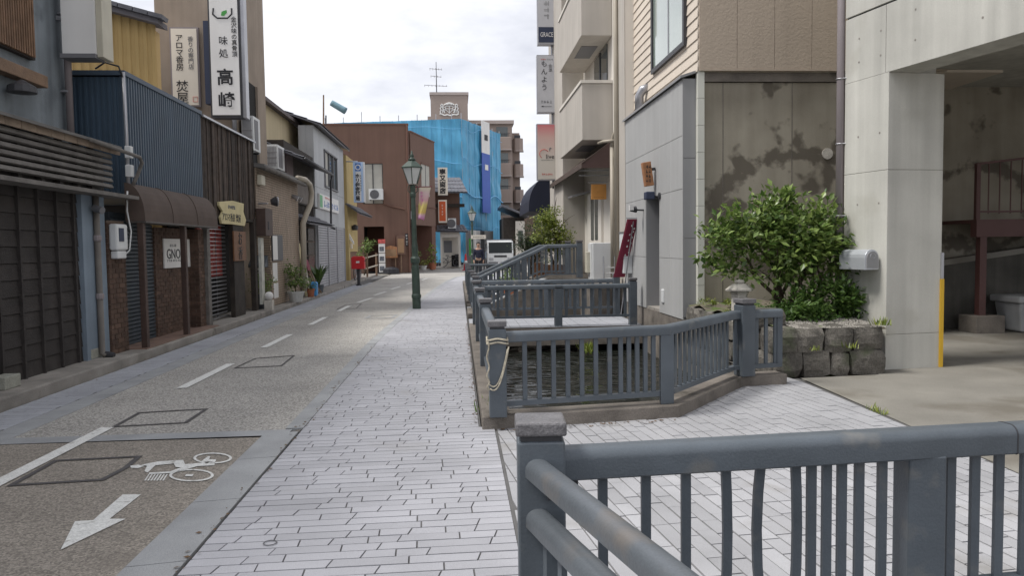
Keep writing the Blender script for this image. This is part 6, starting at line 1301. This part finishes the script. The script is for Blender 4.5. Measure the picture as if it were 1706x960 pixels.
for x, y, z, n_, s, lb, lm in ((.27,7.3,.02,60,.14,'tuft of green grass at the kerb beside the corner post',LEAF_S),(4.15,8.74,.33,14,.09,'small weed growing from a joint in the garden stones',LEAF_Y),(4.62,8.78,.34,22,.10,'yellow fern sprig hanging from the garden stones',LEAF_Y),(5.02,8.85,.60,40,.12,'fern sprig at the corner of garden wall and pier',LEAF_Y),(3.4,15.6,-.4,0,.1,'',None),(2.45,14.6,-.42,160,.2,'grass clump hanging by the footbridge over the water',LEAF_Y),(3.5,10.2,-.42,120,.14,'weeds along the foot of the canal-side stones',LEAF_Y),(3.9,6.9,.0,70,.07,'weeds in the joint at the plaza edge',LEAF_Y),(2.2,7.35,-.05,60,.1,'moss and weeds behind the angled fence kerb',LEAF_Y)):
    if not lm: continue
    m_ = MB(); r = random.Random(int(x*100+y))
    for _ in range(n_):
        a = r.uniform(0,6.28); l = s*r.uniform(.5,1.2); p = Vector((x+r.gauss(0,s*.35), y+r.gauss(0,s*1.2 if 'joint at' in lb or 'foot' in lb else s*.4), z)); e = Vector((math.cos(a)*l*.5, math.sin(a)*l*.5, l*r.uniform(.5,1))); w2 = Vector((-math.sin(a),math.cos(a),0))*l*.07; m_.add([p-w2,p+w2,p+e*.6+w2,p+e], [(0,1,2),(0,2,3)])
    o = build(m_, 'weed_tuft', lm, fix=False); tag(o, lb, 'weeds')
lt = MB(); r = random.Random(12)                # dead leaves and grit caught along kerbs
for _ in range(420):
    k = r.random()
    if k < .5: x, y = .155-abs(r.gauss(0,.025)), r.uniform(6.8,16)
    elif k < .75: x, y = r.gauss(-1.42,.03), 3.5+9*r.random()**1.5
    elif k < .9: u = r.random(); x, y = .3+1.65*u, 6.6+.2*u-abs(r.gauss(0,.05))
    else: x, y = r.uniform(-4.7,-4.5), r.uniform(8,20)
    s_ = r.uniform(.006,.022); a = r.uniform(0,6.28); c_, d_2 = math.cos(a)*s_, math.sin(a)*s_
    lt.add([(x-c_,y-d_2,.012),(x+d_2*.5,y-c_*.5,.016),(x+c_,y+d_2,.013),(x-d_2*.5,y+c_*.5,.012)], [(0,1,2),(0,2,3)])
o = build(lt, 'leaf_litter', mat('dead_leaf', (.13,.08,.045,1), .9, .4, 30), fix=False); tag(o, 'dead leaves and grit caught along the kerbs', 'leaf litter'); o['kind'] = 'stuff'
# ---- balconied building
t = BB = thing('balcony_building', 'beige rendered building with solid balconies over the canal', 'building', (4.5,22,.7))
XR = 3.67
build(MB().box(XR,8,16.65,22.2,.7,10), 'wall', BALC_L, t); build(MB().box(3.05,8,22.2,25.4,.7,11), 'projecting_wall', BALC, t); build(MB().box(3.35,8,25.4,31,.5,4.4), 'low_annexe', BALC, t)
build(MB().box(XR-.02,XR,16.65,17.3,.7,10), 'grey_strip', BALC, t)
for k, (z0, z1) in enumerate(((4.08,5.40),(6.50,7.9),(8.95,10))):
    bl = build(MB().box(2.94,XR-.005,18.05,21.9,z0,z1), 'balcony', BALC, t, bevel=.01); build(MB().box(2.91,XR-.006,18.02,21.93,z1,z1+.07), 'balcony_cap', BALC_L, bl)
    build(MB().box(3.1,3.5,19.0,20.2,z0-.012,z0-.002), 'soffit_vent', GREYI, bl)
    w_ = build(MB().box(XR-.03,XR-.004,18.6,20.3,z1+.08,z1+1.0 if k else z1+1.05), 'window', GLASS, t); build(MB().box(XR-.05,XR-.004,19.42,19.48,z1+.08,z1+1.05), 'window_bar', DARKM, w_)
    ac_unit('air conditioner behind the parapet of the %s balcony' % ('lower','middle','upper')[k], 3.15, 3.45, 18.5, 19.0, z1-.55, z1+.17, 'E')
for x, y, z0 in ((3.60,17.32,.7),(3.55,17.55,.7)): build(MB().tube([(x,y,3.9 if y > 17.4 else 10),(x,y,z0)], .055, 10), 'drainpipe', PIPE_C, t, smooth=True)
build(MB().tube([(3.55,17.55,3.85),(3.56,17.5,4.0),(3.58,17.4,4.12),(3.60,17.33,4.2)], .055, 10), 'drainpipe', PIPE_C, t, smooth=True)
build(MB().tube([(3.3,17.9,3.98),(3.35,17.6,3.98),(3.6,17.4,3.98)], .035, 8), 'drainpipe', PIPE_C, t, smooth=True)
aw = build(MB().ext([(XR,18.0,4.06),(2.93,18.0,3.52),(2.93,18.0,3.42),(XR,18.0,3.42)], (0,.03,0)), 'awning_end', mat('awning_maroon', (.075,.045,.04,1), .8, .15), t); build(MB().ext([(XR,18.0,4.06),(XR,18.0,4.09),(2.91,18.0,3.54),(2.91,18.0,3.42),(2.93,18.0,3.42),(2.93,18.0,3.5)], (0,6.2,0)), 'awning', AWN_B, t)
for z in (3.3,3.42): build(MB().cyl((2.95,18.6,z),(XR,18.6,z),.012,.012,6), 'awning_rod', ALU, t)
dr = build(MB().box(XR-.06,XR-.002,19.3,21.4,.75,3.0), 'door', BALC_L, t)
for y in (19.75,20.35): build(MB().box(XR-.075,XR-.061,y,y+.4,1.75,2.95), 'door_pane', GLASS, dr)
build(MB().ext([(XR-.5,21.3,3.0),(XR,21.3,3.12),(XR,21.3,3.07),(XR-.5,21.3,2.95)], (0,.8,0)), 'door_hood', ALU, t)
build(MB().box(XR-.04,XR-.002,17.6,22.1,.72,1.15), 'dado', BALC, t)
o = thing('amber_sign', 'square amber sign hung beneath the brown awning', 'sign', (3.3,18.6,2.6)); a = PY(985,307,18.7); b = PY(1010,332,18.7); build(MB().box(a.x,b.x,18.68,18.74,b.z,a.z), 'board', AMBER, o); build(MB().cyl((a.x-.08,18.71,a.z+.05),(XR,18.71,a.z+.05),.012,.012,6), 'rod', ALU, o); marks(WOODD, o, ((a.x+b.x)/2,18.679,b.z+.05), .26, .03, 8, 1, 'S', 18)
# projecting signs
def psign(label, y0, y1, face_m, extra):
    o = thing('projecting_sign', label, 'sign', (2.8,24,4), 'stacked projecting signs'); a = PY(894,y0,24); b = PY(926,y1,24)
    build(MB().box(a.x,b.x,24,24.22,b.z,a.z), 'case', ALU, o); build(MB().box(a.x+.025,b.x-.025,23.985,24.0,b.z+.03,a.z-.03), 'face', face_m, o)
    for z in (b.z+.25,a.z-.25): build(MB().box(b.x,3.06,24.06,24.14,z,z+.07), 'bracket', ALU, o)
    extra(o, a, b, (a.x+b.x)/2)
GREYF = mat('sign_grey_face', (.50,.50,.52,1), .5, .06)
def ex1(o, a, b, c):
    build(MB().box(a.x+.03,b.x-.03,23.975,23.985,b.z+.06,b.z+.53), 'black_panel', NAVY, o); text('GRACE', BWHITE, o, (c,23.972,b.z+.30), .2, 'S', sx=.62); marks(GREYD, o, (c,23.984,b.z+1.05), .22, .6, 1, 3, 'S', 20)
def ex2(o, a, b, c):
    text('もんよう', BLACKI, o, (c-.06,23.982,(a.z+b.z)/2+.26), .21, 'S', True, 1.15); text('金澤', GREYI, o, (c+.13,23.982,a.z-.40), .12, 'S', True, 1.1); marks(REDI, o, (c-.08,23.984,a.z-.14), .16, .06, 3, 1, 'S', 21); marks(GREYI, o, (c+.12,23.984,a.z-.14), .2, .06, 3, 1, 'S', 22); marks(GREYI, o, (c,23.984,b.z+.34), .36, .12, 4, 1, 'S', 23)
    build(MB().ext([(c-.17,23.984,b.z+.20),(c-.1,23.984,b.z+.225),(c-.1,23.984,b.z+.205),(c+.16,23.984,b.z+.205),(c+.16,23.984,b.z+.195),(c-.1,23.984,b.z+.195),(c-.1,23.984,b.z+.175)], (0,-.003,0)), 'arrow', BLACKI, o)
def ex3(o, a, b, c):
    text('live', BLACKI, o, (c+.12,23.982,(a.z+b.z)/2-.14), .2, 'S'); build(MB().tube([(c-.07+.14*math.cos(k*math.pi/12),23.983,(a.z+b.z)/2-.06+.14*math.sin(k*math.pi/12)) for k in range(2,17)], .009, 5), 'arc_mark', REDI, o); marks(GREYI, o, (c+.02,23.984,(a.z+b.z)/2-.25), .4, .035, 9, 1, 'S', 24); marks(REDI, o, (c+.02,23.984,b.z+.18), .34, .08, 6, 1, 'S', 25)
    build(MB().ext([(c+.10,23.984,(a.z+b.z)/2+.02),(c+.12,23.984,(a.z+b.z)/2+.02),(c+.12,23.984,(a.z+b.z)/2+.08),(c+.18,23.984,(a.z+b.z)/2+.11),(c+.12,23.984,(a.z+b.z)/2+.14),(c+.09,23.984,(a.z+b.z)/2+.1)], (0,-.003,0)), 'glass_mark', GREYI, o)
psign('topmost projecting sign, grey with a dark lettered panel at its foot', -80, 74, GREYF, ex1)
psign('middle projecting sign, pale grey with brushed vertical lettering', 91, 188, GREYF, ex2)
gm_ = bpy.data.materials.new('rose_print'); gm_.use_nodes = True; N = gm_.node_tree.nodes; L = gm_.node_tree.links; a = PY(894,206,24).z; b = PY(894,300,24).z
g_ = N.new('ShaderNodeNewGeometry'); sp = N.new('ShaderNodeSeparateXYZ'); mr_ = N.new('ShaderNodeMapRange'); mr_.inputs[1].default_value = b; mr_.inputs[2].default_value = a; cr = N.new('ShaderNodeValToRGB'); cr.color_ramp.elements[0].position = .35; cr.color_ramp.elements[0].color = (.58,.54,.48,1); cr.color_ramp.elements[1].color = (.58,.15,.17,1)
cr.color_ramp.elements.new(.75).color = (.60,.40,.36,1)
L.new(g_.outputs['Position'], sp.inputs[0]); L.new(sp.outputs[2], mr_.inputs[0]); L.new(mr_.outputs[0], cr.inputs[0]); L.new(cr.outputs[0], N['Principled BSDF'].inputs['Base Color'])
psign('lowest projecting sign, printed from rose at the top to cream', 206, 300, gm_, ex3)
build(MB().cyl((3.0,24.15,3.4),(3.0,24.15,11),.03,.03,8), 'sign_pole', ALU, BB)
# navy dome awning on the projecting wall
P_ = [(3.345,4.1)]+[(3.345-.9*math.sin(k*math.pi/16), 2.95+1.15*math.cos(k*math.pi/16)) for k in range(1,9)]+[(2.44,2.8),(3.345,2.8)]
o = build(MB().ext([(x,26.5,z) for x,z in P_], (0,4,0)), 'dome_awning', NAVYA, BB)
# terrace, planters, trees, cabinet
struct(MB().box(3.0,3.66,17.08,18.89,-.9,.74), 'terrace_near', OLDCON, bevel=.01); struct(MB().box(1.9,3.66,21.12,25.98,-.9,.72), 'terrace', OLDCON); struct(MB().box(3.66,8,16.6,31,-.2,.70), 'terrace_floor', STEP)
o = thing('utility_cabinet', 'tall white metal cabinet by the beige building on the terrace', 'cabinet', (3.4,18.2,.74)); build(MB().box(3.12,3.62,17.75,18.3,.76,1.66), 'body', WPLAST, o, bevel=.015); build(MB().box(3.095,3.12,17.8,18.25,.78,1.64), 'door', WPLAST, o); build(MB().box(3.02,3.095,18.0,18.3,.95,1.45), 'side_box', CPLAST, o, bevel=.01); build(MB().box(3.0,3.64,17.7,18.35,.742,.76), 'plinth', STEP, o)
o = thing('utility_cabinet', 'narrow pale wall cabinet behind the crimson banner', 'cabinet', (3.6,16.4,1)); build(MB().box(3.46,3.64,15.95,16.4,1.0,1.85), 'body', WPLAST, o, bevel=.01); build(MB().box(3.45,3.646,15.9,16.42,1.85,1.88), 'lid', ALU, o)
for i, (x, y, w2, h, lb) in enumerate(((2.75,21.5,.75,.36,'wide wooden planter under the yellow-green tree'),(2.25,21.6,.32,.42,'narrow dark wooden planter at the top of the ramp'),(1.3,19.9,.34,.22,'small red-brown planter part way up the ramp'))):
    z = (.72,.72,.36)[i]; o = thing('wooden_planter', lb, 'planter', (x,y,z), 'planters on the ramp terrace')
    for k in range(int(w2/.085)): pbox('stave', WOODD if i != 2 else TERRA, o, x-w2/2+k*.085, x-w2/2+k*.085+.08, y-.17, y-.15, z, z+h)
    build(MB().box(x-w2/2,x+w2/2,y-.148,y+.17,z,z+h-.04), 'box', WOODD, o)
    if i == 2: leaves('foliage', LEAF_S, o, [(x,y,z+h+.25,.2,.18,.3)], 160, .08, 41, shell=.1)
t = thing('tree', 'slender yellow-green leafy tree on the terrace by the navy awning', 'tree', (2.75,21.6,1.05)); limbs('trunk', t, (2.72,21.6,.95), [(2.4,21.6,2.5),(2.7,21.5,2.95),(3.0,21.7,2.5),(2.85,21.5,2.1),(2.35,21.7,1.9)], .03, 6)
leaves('crown', LEAF_Y, t, [(2.5,21.6,2.45,.35,.4,.35),(2.72,21.6,2.05,.45,.45,.45),(2.9,21.6,1.75,.35,.4,.4),(2.35,21.6,2.0,.3,.35,.35),(2.65,21.5,1.35,.25,.3,.3)], 4600, .08, 42, shell=.1)
t = thing('tree', 'dark feathery conifer bush left of the yellow-green tree', 'tree', (2.2,23.2,.72)); limbs('trunk', t, (2.15,23.2,.7), [(1.9,23.2,1.9),(2.3,23.2,2.1),(2.6,23.3,1.8)], .04, 8, BARK)
leaves('crown', LEAF_F, t, [(2.15,23.2,1.85,.48,.5,.35),(2.0,23.1,1.5,.35,.4,.3),(2.4,23.2,1.45,.4,.4,.35)], 3000, .10, 43, shell=.1, asp=.25)
